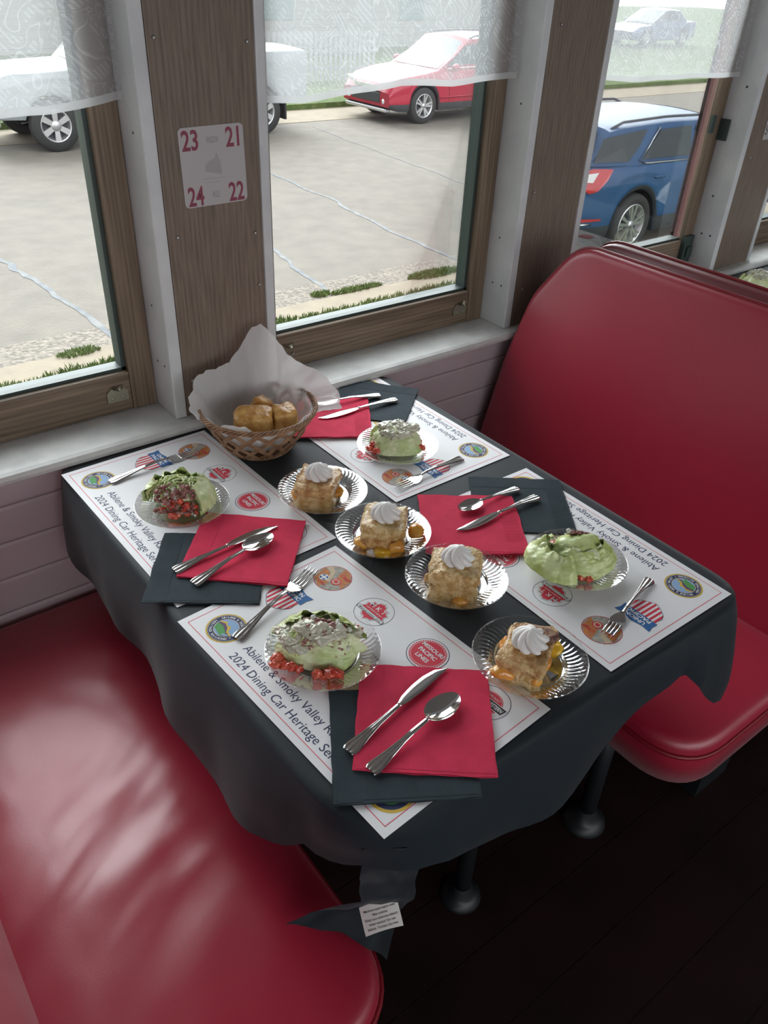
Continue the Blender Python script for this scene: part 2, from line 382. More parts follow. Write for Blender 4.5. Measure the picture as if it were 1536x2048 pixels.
# windows: sash, pane, latches
def window(num, xl, xr, latches, ext=False):
    p = empty('window_%d' % num); tag(p, 'fixed wooden sash window', kind='structure')
    b = MB(); b.box(xr - (.051 if num == 3 else .049), xr - .001, .078, .092 if num == 3 else .122, .769, 1.79); b.build('stile', M_sash, p, bevel=.002)
    b = MB(); b.box(xl + .001, xl + .049, .078, .122, .769, 1.79); b.build('stile', M_sash, p, bevel=.002)
    b = MB(); b.box(xl + .049, xr - .049, .0795, .122, .769, .848); b.build('bottom_rail', M_sashx, p, bevel=.003)
    b = MB(); b.box(xl + .049, xr - .049, .0795, .122, 1.70, 1.79); b.build('top_rail', M_sashx, p, bevel=.003)
    b = MB(); a, c = xl + .044, xr - .044                  # glazing stop
    for x0, x1, z0, z1 in ((xr - .057, xr - .048, .845, 1.7 if num != 3 else .846), (xl + .049, xl + .057, .845, 1.7), (xl + .049, xr - .049, .8475, .854)): b.box(x0, x1, .092, .124, z0, z1)
    b.build('glazing_stop', M_gasket, p)
    b = MB(); yp = .0935 if num == 3 else .104; b.box(xl + .05, xr - (.02 if num == 3 else .05), yp, yp + .003, .85, 1.70); b.build('pane', M_pane, p)
    for (lx, kind) in latches:
        m = MB()
        pts = [(-.021, -.013), (.021, -.013), (.021, .006), (.012, .015), (-.012, .015), (-.021, .006)]
        if kind: m.prism(pts, .0755, .0795, f=lambda x, y, zz: (x + lx, zz, y + .807))
        def tab(u, v, lx=lx):
            q = (u - .5) * 2; wv = .0105 * math.sqrt(max(0, 1 - v * v * .8)); return (lx + q * wv, .074 - .012 * v, .822 + .003 * (1 - v) + .004 * q * q)
        m.grid(tab, 8, 6); m.grid(lambda u, v, lx=lx: (tab(u, v, lx)[0], tab(u, v, lx)[1], tab(u, v, lx)[2] - .0012 - .006 * (1 - v)), 8, 6)
        lo = m.build('sash_latch', M_brass, p)
        for sx in (-.011, .011):
            s = MB(); s.lathe([(.0001, -.001), (.0028, -.0008), (.003, .001)], 12, (lx + sx, .0752, .802), axis='y'); s.build('screw', M_steel, lo)
    return p
window(1, P0 - PITCH + .2285, P0, [(.022, 1)])
window(2, P0 + .2285, P0 + PITCH, [(.903, 1), (.405, 0)])
w3 = window(3, P0 + PITCH + .2285, P0 + 2 * PITCH, [])
window(4, P0 + 2 * PITCH + .2285, P0 + 3 * PITCH, [])
b = MB(); b.box(1.806, 1.822, .071, .08, 1.15, 1.195); b.box(1.853, 1.8625, .05, .08, 1.13, 1.185); b.build('sash_stop_block', M_gasket, w3)
b = MB(); b.box(1.812, 1.855, .066, .0795, .772, .862); b.box(1.826, 1.850, .060, .066, .80, .83); b.build('sash_corner_bracket', M_gasket, w3)
b = MB(); b.box(1.857, 1.8628, .094, .150, .769, 1.8); b.box(1.857, 1.95, .1405, .152, .74, 1.8); struct(b, 'trim_20', M_maroon)     # outside casing boards
b = MB(); b.box(-4, 6, .14, .17, -1.0, .70); struct(b, 'trim_21', M_maroon)

# lace valances
def valance(x0, x1, hem, seed, label):
    p = empty('lace_valance', ((x0 + x1) / 2, .06, 1.66)); cx = (x0 + x1) / 2
    def P(u, v, t=0):
        x = lerp(x0, x1, u); zb = interp(x, hem); z = lerp(1.66, zb, v)
        y = .006 * math.sin(u * 23 + seed + 1.5 * v) * (.4 + .6 * v) + .004 * nz(x * 9, z * 4, seed)
        if u > .985: y -= .006 * v
        return (x - cx, y + t, z - 1.66)
    b = MB(); b.grid(lambda u, v: P(u, v), 90, 30); b.build('lace', M_lace, p)
    def H(u, v):
        x, y, z = P(u, 1); return (x, y - .0012, z + .011 * (1 - v) - .001 * v)
    b = MB(); b.grid(H, 90, 1); b.build('hem', M_hem, p)
    b = MB(); b.tube([(x0 - cx - .003, 0, .004), (x1 - cx + .003, 0, .004)], .006, 10); b.build('rod', M_brass, p)
    tag(p, label, 'curtain', 'lace valances across the windows')
valance(-.55, .104, [(-.3, 1.30), (-.089, 1.298), (-.016, 1.299), (.05, 1.309), (.104, 1.317)], 1, 'white lace valance in the left window, above the pickup wheel')
valance(.331, .978, [(.361, 1.297), (.435, 1.294), (.546, 1.302), (.666, 1.314), (.798, 1.308), (.9, 1.313), (.969, 1.318)], 5, 'white lace valance in the middle window, in front of the red car')
valance(1.214, 1.859, [(1.292, 1.302), (1.38, 1.296), (1.464, 1.294), (1.6, 1.296), (1.84, 1.292)], 9, 'white lace valance in the right window, above the blue car')

# seat sign on the post
def rrect(x0, x1, y0, y1, r, n=6):
    out = []
    for cx, cy, a in ((x1 - r, y1 - r, 0), (x0 + r, y1 - r, 90), (x0 + r, y0 + r, 180), (x1 - r, y0 + r, 270)):
        for k in range(n + 1):
            q = math.radians(a + 90 * k / n); out.append((cx + r * math.cos(q), cy + r * math.sin(q)))
    return out
M_sign = mat('sign_plastic', (.42, .40, .40), .5); M_signred = mat('sign_maroon', (.22, .04, .07), .6); M_signgrey = mat('sign_grey', (.22, .21, .21), .6); M_signfaint = mat('sign_faint_grey', (.34, .325, .33), .6)
sg = empty('seat_number_sign', (.22, -.0045, 1.2165)); tag(sg, 'small square sign with seat numbers 21 to 24 on the brown post', 'sign')
fz = lambda x, y, z: (x, -z, y)
b = MB(); b.prism(rrect(-.0595, .0595, -.0625, .0625, .008), 0, .0012, f=fz); b.build('plate', M_sign, sg, rot=(0, math.radians(-1), 0))
for s, x, y in (('23', -.0545, .028), ('21', .0255, .028), ('24', -.0530, -.0595), ('22', .0240, -.0595)):
    b = MB(); put_text(b, s, x, y, .0300, width=.0295 if s != '21' else .0255, z=.0014, f=fz, bold=.022); b.build('seat_number', M_signred, sg, rot=(0, math.radians(-1), 0))
b = MB(); put_text(b, 'WINDOW', 0, .036, .0100, width=.022, anchor='c', z=.0014, f=fz); b.build('printed_word', M_signgrey, sg)
b = MB(); put_text(b, 'AISLE', 0, -.050, .0100, width=.014, anchor='c', z=.0014, f=fz); b.build('printed_word', M_signgrey, sg)
b = MB(); b.prism([(-.016, -.008), (.014, -.014), (.013, .004), (.006, .021), (.002, .012), (-.009, .008), (-.016, .002)], .0013, .0014, f=fz)
b.box(-.021, .021, -.0014, -.0013, -.020, -.0188); b.box(-.016, .012, -.0014, -.0013, -.026, -.025); b.build('faded_drawing', M_signfaint, sg)
sg2 = empty('seat_notice', (2.012, -.0045, 1.20)); tag(sg2, 'pale notice at the right edge on the far brown post', 'sign')
b = MB(); b.prism(rrect(-.055, .0575, -.066, .066, .004), 0, .0012, f=fz); b.build('plate', M_sign, sg2)
b = MB(); put_text(b, 'S', -.051, -.052, .026, width=.012, z=.0014, f=fz); b.build('lettering', M_ink, sg2)

# ------------------------------------------------------------------ benches
def outline(corners, n=10):
    """corners (x,y,r) anticlockwise -> rounded outline"""
    out = []; N = len(corners)
    for i, (x, y, r) in enumerate(corners):
        p = Vector((x, y)); a = (Vector(corners[i - 1][:2]) - p).normalized(); c = (Vector(corners[(i + 1) % N][:2]) - p).normalized()
        ang = a.angle(c); t = r / math.tan(ang / 2); A = p + a * t; C = p + c * t
        for k in range(n + 1):
            s = k / n; out.append((A * (1 - s) ** 2 + p * 2 * s * (1 - s) + C * s * s))
    res = []                                               # resample evenly
    L = [0]
    for i in range(len(out)): L.append(L[-1] + (out[(i + 1) % len(out)] - out[i]).length)
    K = 160
    for k in range(K):
        s = L[-1] * k / K
        for i in range(len(out)):
            if L[i + 1] >= s:
                q = (s - L[i]) / max(1e-9, L[i + 1] - L[i]); res.append(out[i].lerp(out[(i + 1) % len(out)], q)); break
    return res
def pad(mb, ol, f, hgt, dome, er, disp=None):
    """upholstered slab: f(x,y,h) maps outline plane + height to space"""
    c = sum(ol, Vector((0, 0))) / len(ol); K = len(ol)
    rings = [(0, 0.0, 0), (0, hgt * .5, 0)]
    for k in range(1, 6):
        q = k / 5 * PI / 2; rings.append((er * (1 - math.cos(q)), hgt - er + er * math.sin(q), 0))
    for k in range(1, 48): rings.append((1 - k / 48.5, None, 1))
    vs = []
    for a, h, t in rings:
        for p in ol:
            dd = p - c
            if t == 0: q = p - dd.normalized() * a; hh = h
            else:
                e = c + (p - dd.normalized() * er - c) * a; q = e; hh = hgt + dome * (1 - a ** 4)
            if disp: hh += disp(q.x, q.y) * (1 if (t or h > hgt * .6) else 0)
            vs.append(f(q.x, q.y, hh))
    fs = [(i * K + k, i * K + (k + 1) % K, (i + 1) * K + (k + 1) % K, (i + 1) * K + k) for i in range(len(rings) - 1) for k in range(K)]
    fs.append(tuple((len(rings) - 1) * K + k for k in range(K))); fs.append(tuple(range(K))[::-1])
    mb.add(vs, fs)
def bench(x, side, label, wr=0, mat_=None):
    """canonical: crease at local x=0, seat towards +x (side=+1) or -x (side=-1); wall at y=0, aisle at y=-.98"""
    mat_ = mat_ or M_vinyl
    root = empty('booth_bench', (x, -.5, 0)); tag(root, label, 'bench', 'red vinyl booth benches'); ox = Vector((x, -.5, 0))
    L = lambda X, Y, Z: (X * side, Y + .5, Z)
    def disp(X, Y):
        if not wr: return 0
        h = 0
        env = math.exp(-((X - .19) / .13) ** 2 - ((Y + .60) / .17) ** 2)
        wx_, wy_ = X + .02 * nz(X * 6, Y * 6, 1), Y + .03 * nz(X * 5, Y * 5, 5)
        bb = -(wx_ - .2) * .55 + (wy_ + .6) * .84 + .8 * (wx_ - .2) ** 2; a = (wx_ - .2) * .84 + (wy_ + .6) * .55
        n_ = nz(a * 5, bb * 17, 2); h = env * (.0060 * (abs(n_) ** 1.0) * (1 if n_ > 0 else -1) + .0018 * nz(a * 10, bb * 45, 8))
        return h + .004 * nz(X * 7, Y * 5, 3) + .0010 * nz(X * 22, Y * 16, 7)
    ol = outline([(-.02, -.012, .03), (-.02, -.985, .03), (.392, -.985, .11), (.392, -.012, .03)], 12)
    b = MB(); pad(b, ol, L, .10, .018, .028, disp); st = b.build('seat_cushion', mat_, root, loc=(0, 0, .355))
    b = MB(); b.tube([L(p.x * 1.004, p.y, 0) for p in ol], .0045, 8, True); b.build('piping', M_pipe, st, loc=(0, 0, .068))
    b = MB(); b.box(*sorted((-.06 * side, .06 * side)), -.40, .47, .0, .355); b.build('base', M_dark, root)
    for ly in (-.292, .35):
        b = MB(); b.tube([(.31 * side, ly, .01), (.31 * side, ly, .353)], .018, 14); b.lathe([(.046, 0), (.045, .008), (.034, .016), (.026, .024), (.021, .04), (.0185, .045)], 24, (.31 * side, ly, 0)); b.build('leg', M_dark, root)
    sl = .215
    ob = outline([(.36, -.018, .03), (.36, -1.0, .03), (.80, -1.0, .05), (1.0, -.92, .10), (1.002, -.155, .10), (.86, -.065, .14), (.70, -.035, .2)], 8)
    def F(zz, yy, h): return (side * (-(zz - .45) * sl - .055 + h), yy + .5, zz + h * sl)
    b = MB(); pad(b, ob, F, .055, .016, .026); bk = b.build('backrest', mat_, root)
    b = MB(); b.tube([F(p.x, p.y, .034) for p in ob], .004, 8, True); b.build('piping', M_pipe, bk)
    return root
random.seed(4)
WR = []
for k in range(13):
    WR.append((.12 + .022 * math.sin(k * 2.1) + .012 * k * .6, -.34 - k * .034, math.radians(-38 + 5 * math.sin(k * 1.7)), .07 + .03 * random.random(), .008 + .005 * random.random(), .0036 * (.6 + .6 * random.random()) * (1 if k % 3 else -.8)))
bench(-.475, 1, 'glossy red vinyl booth bench nearest the viewer, left of the table', 1)
bench(.90, -1, 'red vinyl booth bench with its tall backrest facing the table from the right')
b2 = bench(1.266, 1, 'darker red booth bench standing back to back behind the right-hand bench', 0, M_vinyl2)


# ------------------------------------------------------------------ table
TBL = [(-.138, -.03, .02), (-.138, -.935, .10), (.590, -.940, .06), (.590, -.03, .02)]
def make_table(ox):
    t = empty('dining_table', (.226 + ox, -.5, 0))
    T = lambda x, y, z: (x - .226, y + .5, z)
    o = outline(TBL, 10)
    b = MB(); b.prism([(p.x, p.y) for p in o], .722, .747, f=T); b.build('tabletop', M_dark, t)
    for lx, ly in ((.26, -.76), (.26, -.20)):
        b = MB(); b.tube([T(lx, ly, .01), T(lx, ly, .722)], .0165, 14); lg = b.build('leg', M_dark, t)
        b = MB(); b.lathe([(.040, 0), (.039, .007), (.030, .013), (.024, .02), (.020, .035), (.0170, .04)], 24, T(lx, ly, 0)); b.build('foot_flange', M_dark, lg)
    b = MB(); b.box(.014, .054, -.42, .42, .69, .722); b.build('under_rail', M_dark, t)
    return t
tag(make_table(0), 'booth table on slim dark legs under the black cloth, laid for four', 'table')
tag(make_table(1.735), 'far booth table behind the back-to-back benches', 'table')

def cloth_obj(ox, hem, label, flap=True):
    o = outline(TBL, 10); K = len(o)
    i0 = max(range(K), key=lambda i: (o[i].y > -.05) * 10 - o[i].x)
    root = empty('tablecloth', (.226 + ox, -.5, .75)); tag(root, label, 'tablecloth')
    T = lambda x, y, z: (x - .226, y + .5, z - .75)
    c = Vector((.226, -.5)); vs = []; rows = []
    for s in (.02, .25, .5, .75, .9, .97): rows.append([(c + (p - c) * s, .7492) for p in o])
    rows.append([(p, .7490) for p in o])
    def nrm(i):
        t = o[(i + 1) % K] - o[i - 1]; n_ = Vector((-t.y, t.x)).normalized()
        return n_ if n_.dot(o[i] - c) > 0 else -n_
    NV = 14
    for j in range(1, NV + 1):
        v = j / NV; r = []
        for i, p in enumerate(o):
            n_ = nrm(i); zh, off = hem(p.x, p.y)
            dr = .749 - zh; s = i / K
            fold = (.006 * math.sin(i * .55) + .008 * math.sin(i * .23 + 1) + .005 * nz(i * .3, v * 2)) * v * min(1, dr / .08)
            of = off * (1 - (1 - v) ** 2) + .004 * min(1, v * 5) + fold
            q = p + n_ * of
            z = .749 - dr * v - .003 * min(1, v * 6)
            if p.y > -.05: q.y = min(q.y, -.012); z = max(z, .735) if p.x > -.12 and p.x < .57 else z
            q.y = min(q.y, -.012)
            r.append((q, z))
        rows.append(r)
    for r in rows: vs += [T(q.x, q.y, z) for q, z in r]
    fs = [(a * K + k, a * K + (k + 1) % K, (a + 1) * K + (k + 1) % K, (a + 1) * K + k) for a in range(len(rows) - 1) for k in range(K)]
    fs.append(tuple(range(K)))
    b = MB(); b.add(vs, fs)
    if flap:
        A = [[(-.118, -.918, .71), (-.085, -.940, .71), (-.040, -.948, .70)],
             [(-.112, -.910, .65), (-.078, -.928, .65), (-.040, -.936, .64)],
             [(-.106, -.900, .60), (-.070, -.918, .60), (-.042, -.930, .59)],
             [(-.102, -.897, .555), (-.070, -.916, .555), (-.040, -.929, .545)],
             [(-.138, -.842, .492), (-.080, -.888, .505), (-.049, -.914, .505)],
             [(-.171, -.828, .476), (-.117, -.881, .476), (-.086, -.938, .462)]]
        def P(u, v):
            a = u * 5; i = min(4, int(a)); a -= i; q = v * 2; j = min(1, int(q)); q -= j
            A0 = Vector(A[i][j]).lerp(Vector(A[i][j + 1]), q); A1 = Vector(A[i + 1][j]).lerp(Vector(A[i + 1][j + 1]), q)
            r = A0.lerp(A1, a); r += Vector((.004 * nz(u * 6, v * 5), .004 * nz(u * 5, v * 6, 3), .002 * nz(u * 7, v * 7, 5))); return T(*r)
        b.grid(P, 30, 16)
    b.build('cloth', M_cloth, root)
    if flap:
        cen = Vector((-.0785, -.9120, .520)); ux = Vector((.68, -.70, .12)).normalized(); n_ = Vector((-.35, -.45, .82)).normalized(); uy = n_.cross(ux).normalized(); ux, uy = (ux * .94 + uy * .34).normalized(), (uy * .94 - ux * .34).normalized()
        def Q(x, y, z):
            k = cen + ux * x + uy * y + n_ * (z + .004 * (1 - (x / .026) ** 2)); return T(*k)
        b = MB(); b.grid(lambda u, v: Q((u - .5) * .050 * (1 if v > .1 else .99), (v - .5) * .034 + .0018 * math.sin(u * 3), .003), 10, 6)
        tg = b.build('care_label', M_tag, root); tg['label'] = 'white care label with printed washing instructions'
        b = MB()
        for k, (s, wd) in enumerate((('Machine wash warm with', .041), ('like colors.', .020), ('Only non-chlorine bleach', .043), ('when needed. Do not', .035), ('bleach. Tumble dry low.', .040))):
            put_text(b, s, 0, .0090 - k * .0052, .0026, width=wd, anchor='c', z=.0036, f=Q, bold=.01)
        b.build('printed_text', M_ink, tg)
    return root
def hem1(x, y):
    if y > -.05 and -.12 < x < .57: return (.738, .0)
    if x < -.02:                       # left side, from wall round the corner
        if y > -.835: return (interp(-y, [(.03, .60), (.2, .60), (.52, .597), (.72, .585), (.80, .615), (.835, .64)]), interp(-y, [(.03, .004), (.2, .024), (.75, .030), (.835, .018)]))
        return (interp(x, [(-.138, .645), (-.11, .675), (-.07, .668), (-.02, .650)]), .010)
    if y < -.90 and x < .44:
        return (interp(x, [(-.02, .650), (.05, .618), (.12, .603), (.19, .600), (.28, .632), (.34, .655), (.38, .68), (.42, .69), (.44, .68)]), .014)
    if y < -.80:
        return (interp(x + (.0 if y < -.93 else .04), [(.44, .68), (.49, .62), (.54, .565), (.58, .535), (.64, .58), (.68, .62)]), .030)
    return (interp(-y, [(.0, .62), (.6, .62), (.80, .60)]), .02)
cloth_obj(0, hem1, 'black tablecloth hanging over the near table, a corner with a label on the seat')
cloth_obj(1.735, lambda x, y: ((.738, 0) if (y > -.05 and -.12 < x < .57) else (.62, .02)), 'charcoal tablecloth on the far table at the right edge', False)

# ------------------------------------------------------------------ placemats
PL, PW = .4318, .2794
INKS = [M_navy, M_ink, M_redink, M_pinkink, M_blueink, M_gold, M_green, M_sky, M_orange, M_purple, M_tan, M_greyink, M_pw]
NV_, BK, RD, PK, BL, GD, GR, SK, OR, PU, TN, GY, WH = range(13)
STEP = .00012
def disc(b, cx, cy, r, lv, mi, n=48): b.add([(cx + r * math.cos(2 * PI * k / n), cy + r * math.sin(2 * PI * k / n), lv * STEP) for k in range(n)], [tuple(range(n))], mi, False)
def ring(b, cx, cy, r0, r1, lv, mi, n=64):
    b.grid(lambda u, v: (cx + lerp(r0, r1, v) * math.cos(2 * PI * u), cy + lerp(r0, r1, v) * math.sin(2 * PI * u), lv * STEP), n, 1, cu=True, mi=mi, smooth=False)
def poly(b, pts, lv, mi, cx=0, cy=0): b.add([(cx + x, cy + y, lv * STEP) for x, y in pts], [tuple(range(len(pts)))], mi, False)
def T_(b, s, x, y, h, lv, mi, **k): put_text(b, s, x, y, h, mi=mi, z=lv * STEP, **k)
def clipc(pts, r): return [(x * min(1, r / max(1e-9, math.hypot(x, y))), y * min(1, r / max(1e-9, math.hypot(x, y)))) for x, y in pts]
def arc_text(b, s, cx, cy, r, a0, a1, h, lv, mi, inv=False):
    for k, ch in enumerate(s):
        if ch == ' ': continue
        a = math.radians(lerp(a0, a1, (k + .5) / len(s)))
        T_(b, ch, cx + r * math.cos(a), cy + r * math.sin(a), h, lv, mi, ang=a - PI / 2 + (PI if inv else 0), anchor='c', bold=.02)
def make_mat():
    root = empty('paper_placemat')
    b = MB(); b.box(0, PL, 0, PW, -.0003, 0); b.build('sheet', M_paper, root)
    b = MB(); i, t = .0100, .0011
    for x0, x1, y0, y1 in ((i, PL - i, i, i + t), (i, PL - i, PW - i - t, PW - i), (i, i + t, i, PW - i), (PL - i - t, PL - i, i, PW - i)): poly(b, [(x0, y0), (x1, y0), (x1, y1), (x0, y1)], 1, PK)
    b.build('border_line', INKS, root)
    b = MB()                                               # round railroad seal
    cx, cy = .0535, .0450
    disc(b, cx, cy, .0285, 1, GD); disc(b, cx, cy, .0262, 2, NV_); ring(b, cx, cy, .0250, .0254, 3, WH); disc(b, cx, cy, .0180, 3, TN); disc(b, cx, cy, .0172, 4, SK)
    poly(b, clipc([(-.02, .003), (-.009, .008), (-.004, .004), (.003, .006), (.008, -.002), (.02, -.004), (.02, -.02), (-.02, -.02)], .0170), 5, GD, cx, cy)
    poly(b, clipc([(-.02, .000), (-.008, .004), (.001, .001), (.007, -.005), (.02, -.008), (.012, -.02), (-.02, -.02)], .0170), 6, PU, cx, cy)
    poly(b, clipc([(-.02, -.003), (-.006, -.001), (.004, -.005), (.012, -.009), (.010, -.02), (-.02, -.02)], .0170), 7, GR, cx, cy)
    poly(b, clipc([(.006, -.010), (.016, -.006), (.016, -.012), (.008, -.014)], .0165), 8, SK, cx, cy)
    arc_text(b, 'ABILENE & SMOKY VALLEY', cx, cy, .0198, 165, -5, .0034, 4, WH)
    arc_text(b, 'HERITAGE RAILROAD *', cx, cy, .0232, 185, 345, .0034, 4, WH, inv=True)
    b.build('railroad_seal', INKS, root)
    b = MB(); T_(b, 'Abilene & Smoky Valley Railroad', .1005, .0400, .0128, 1, NV_, width=.232); T_(b, '2024 Dining Car Heritage Series', .1005, .0180, .0128, 1, NV_, width=.236)
    b.build('title_text', INKS, root)
    b = MB(); cx, cy = .0500, .1450; s = .0305             # striped shield
    body = [(-.80, .28), (-.80, .05), (-.86, -.25), (-.72, -.55), (-.40, -.80), (0, -1.02), (.40, -.80), (.72, -.55), (.86, -.25), (.80, .05), (.80, .28)]
    poly(b, [(x * s, y * s) for x, y in body], 1, NV_, cx, cy); poly(b, [(x * s * .96, y * s * .97) for x, y in body], 2, WH, cx, cy)
    for k in range(7):
        x0 = (-.80 + k * .245) * s; x1 = x0 + .125 * s
        yb = lambda x: interp(x / s, [(-.86, -.2), (-.72, -.50), (-.40, -.75), (0, -.98), (.40, -.75), (.72, -.50), (.86, -.2)]) * s
        poly(b, [(x0, yb(x0)), (x1, yb(x1)), (x1, .25 * s), (x0, .25 * s)], 3, RD, cx, cy)
    poly(b, [(x * s, y * s) for x, y in ((-.95, .22), (.95, .22), (.92, .60), (1.02, .95), (.55, .88), (0, 1.0), (-.55, .88), (-1.02, .95), (-.92, .60))], 4, BL, cx, cy)
    T_(b, 'UNION', cx, cy + .60 * s, .0066, 5, WH, anchor='c', width=.034, bold=.03); T_(b, 'PACIFIC', cx, cy + .30 * s, .0064, 5, WH, anchor='c', width=.041, bold=.03)
    b.build('striped_shield_emblem', INKS, root)
    b = MB(); cx, cy = .0605, .2260                        # orange locomotive disc
    disc(b, cx, cy, .0290, 1, RD); disc(b, cx, cy, .0280, 2, GY)
    poly(b, clipc([(-.03, -.03), (.0, -.03), (.004, -.012), (-.010, .004), (-.03, .008)], .0278), 3, OR, cx, cy)
    poly(b, clipc([(-.03, .010), (-.012, .006), (-.002, -.012), (.004, -.010), (-.008, .012), (-.024, .02)], .0278), 4, TN, cx, cy)
    poly(b, clipc([(.004, .004), (.03, -.008), (.03, .02), (.012, .03), (-.004, .03), (.0, .014)], .0278), 4, OR, cx, cy)
    disc(b, cx - .010, cy - .009, .0066, 5, BL); ring(b, cx - .010, cy - .009, .0064, .0072, 6, WH)
    poly(b, [(-.0115, -.0155), (-.0085, -.0155), (-.0085, -.0025), (-.0115, -.0025)], 6, WH, cx, cy); poly(b, [(-.0165, -.0105), (-.0035, -.0105), (-.0035, -.0075), (-.0165, -.0075)], 6, WH, cx, cy)
    disc(b, cx + .010, cy - .002, .0078, 5, RD); disc(b, cx + .010, cy - .002, .0058, 6, TN); disc(b, cx + .010, cy - .002, .0036, 7, RD)
    T_(b, 'Chief', cx + .003, cy + .011, .0062, 6, RD, width=.021, bold=.02, italic=.3)
    T_(b, 'Chief', cx - .010, cy - .0215, .0042, 6, RD, width=.016, bold=.02, italic=.3)
    b.build('orange_train_disc', INKS, root)
    b = MB(); cx, cy = .1555, .2255; s = .0235             # MKT
    ring(b, cx, cy, .0286, .0293, 1, NV_)
    half = [(0, 1.0), (.16, .86), (.34, .84), (.42, .62), (.70, .60), (.72, .38), (.92, .30), (.86, .02), (.98, -.22)]
    sh = half + [(-x, y) for x, y in half[::-1] if x > 0]
    up = [(-.98, -.22), (-.80, .05), (-.88, .30), (-.66, .36), (-.62, .62), (-.36, .58), (-.26, .82), (-.08, .84), (0, .96), (.08, .84), (.26, .82), (.36, .58), (.62, .62), (.66, .36), (.88, .30), (.80, .05), (.98, -.22)]
    lo = [(.62, -.40), (.40, -.72), (.12, -.78), (0, -.95), (-.12, -.78), (-.40, -.72), (-.62, -.40)]
    poly(b, [(x * s * 1.06, y * s * 1.06) for x, y in up + lo], 1, NV_, cx, cy); poly(b, [(x * s * 1.03, y * s * 1.03) for x, y in up + lo], 2, WH, cx, cy); poly(b, [(x * s * .97, y * s * .96) for x, y in up + lo], 3, RD, cx, cy)
    poly(b, [(-1.10 * s, -.18 * s), (1.10 * s, -.18 * s), (1.14 * s, -.46 * s), (-1.14 * s, -.46 * s)], 4, BK, cx, cy); poly(b, [(-1.06 * s, -.21 * s), (1.06 * s, -.21 * s), (1.10 * s, -.43 * s), (-1.10 * s, -.43 * s)], 5, WH, cx, cy)
    T_(b, 'M K T', cx, cy + .18 * s, .0080, 5, WH, anchor='c', width=.030, bold=.01); T_(b, 'FAST FREIGHT SERVICE', cx, cy - .06 * s, .0026, 5, WH, anchor='c', width=.031)
    T_(b, 'MISSOURI KANSAS TEXAS', cx, cy - .405 * s, .0032, 6, BK, anchor='c', width=.045, bold=.01)
    b.build('red_scalloped_shield', INKS, root)
    b = MB(); cx, cy = .2645, .2265                        # Missouri Pacific Lines
    disc(b, cx, cy, .0295, 1, NV_); disc(b, cx, cy, .0284, 2, WH)
    n = 48; pts = []
    for k in range(2 * n): r = .0272 if k % 2 == 0 else .0243; a = PI * k / n; pts.append((r * math.cos(a), r * math.sin(a)))
    poly(b, pts, 3, RD, cx, cy); ring(b, cx, cy, .0232, .0237, 4, WH)
    for k, (t, wd) in enumerate((('MISSOURI', .038), ('PACIFIC', .031), ('LINES', .022))): T_(b, t, cx, cy + .0070 - k * .0105, .0066, 5, WH, anchor='c', width=wd, bold=.02)
    b.build('red_toothed_disc', INKS, root)
    b = MB(); cx, cy = .3735, .2270                        # Western bar
    ring(b, cx, cy, .0284, .0292, 1, NV_); disc(b, cx, cy, .0190, 1, RD); ring(b, cx, cy, .0172, .0177, 2, WH)
    poly(b, [(-.027, .0065), (.027, .0065), (.025, -.0065), (-.029, -.0065)], 3, WH, cx, cy); poly(b, [(-.0258, .0056), (.0262, .0056), (.0244, -.0056), (-.0276, -.0056)], 4, BK, cx, cy)
    T_(b, 'NORTH WESTERN', cx, cy - .0030, .0062, 5, WH, anchor='c', width=.047, bold=.02, italic=.25)
    T_(b, 'CHICAGO', cx, cy + .0090, .0038, 3, WH, anchor='c', width=.021); T_(b, 'SYSTEM', cx, cy - .0125, .0038, 3, WH, anchor='c', width=.018)
    b.build('black_bar_emblem', INKS, root)
    b = MB(); disc(b, .236, .112, .0270, 1, GD); disc(b, .236, .112, .0240, 2, TN); b.build('gold_emblem', INKS, root)
    b = MB(); T_(b, 'rop', .2205, .1660, .0052, 1, PU, width=.012, bold=.02); b.build('purple_lettering', INKS, root)
    b = MB(); ring(b, .392, .0450, .0245, .0285, 1, GD); disc(b, .392, .0450, .0245, 1, NV_); disc(b, .392, .0450, .018, 2, GR)
    b.build('gold_emblem', INKS, root)
    return root
MATS = [(-.1081, -.9413, .0724), (-.127, -.4835, .0331), (.2949, -.4474, .0173), (.2848, -.9233, -.0055)]
pm = make_mat()
names = ['white printed placemat nearest the viewer, front left of the table', 'white printed placemat at the left seat beside the window sill', 'white printed placemat at the right seat beside the window sill', 'white printed placemat at the front right of the table, nearest the aisle']
def place_mat(o, x, y, t, flip, z=.7506):
    # reading frame: X = wall->aisle, Y = -x -> +x (flipped for the far side)
    ct, st = math.cos(t), math.sin(t)
    U = Vector((ct, st, 0)); V = Vector((-st, ct, 0)); O = Vector((x, y, z))
    if not flip: X, Y, o0 = -V, U, O + V * PL
    else: X, Y, o0 = V, -U, O + U * PW
    m = Matrix(((X.x, Y.x, 0, o0.x), (X.y, Y.y, 0, o0.y), (0, 0, 1, z), (0, 0, 0, 1))); o.matrix_world = m
for k, (x, y, t) in enumerate(MATS):
    o = pm if k == 0 else copy_tree(pm)
    place_mat(o, x, y, t, k > 1); tag(o, names[k], 'placemat', 'printed paper placemats')
o = copy_tree(pm); place_mat(o, 1.645, -.462, .0, False); tag(o, 'white placemat on the far table at the right edge', 'placemat', 'printed paper placemats')

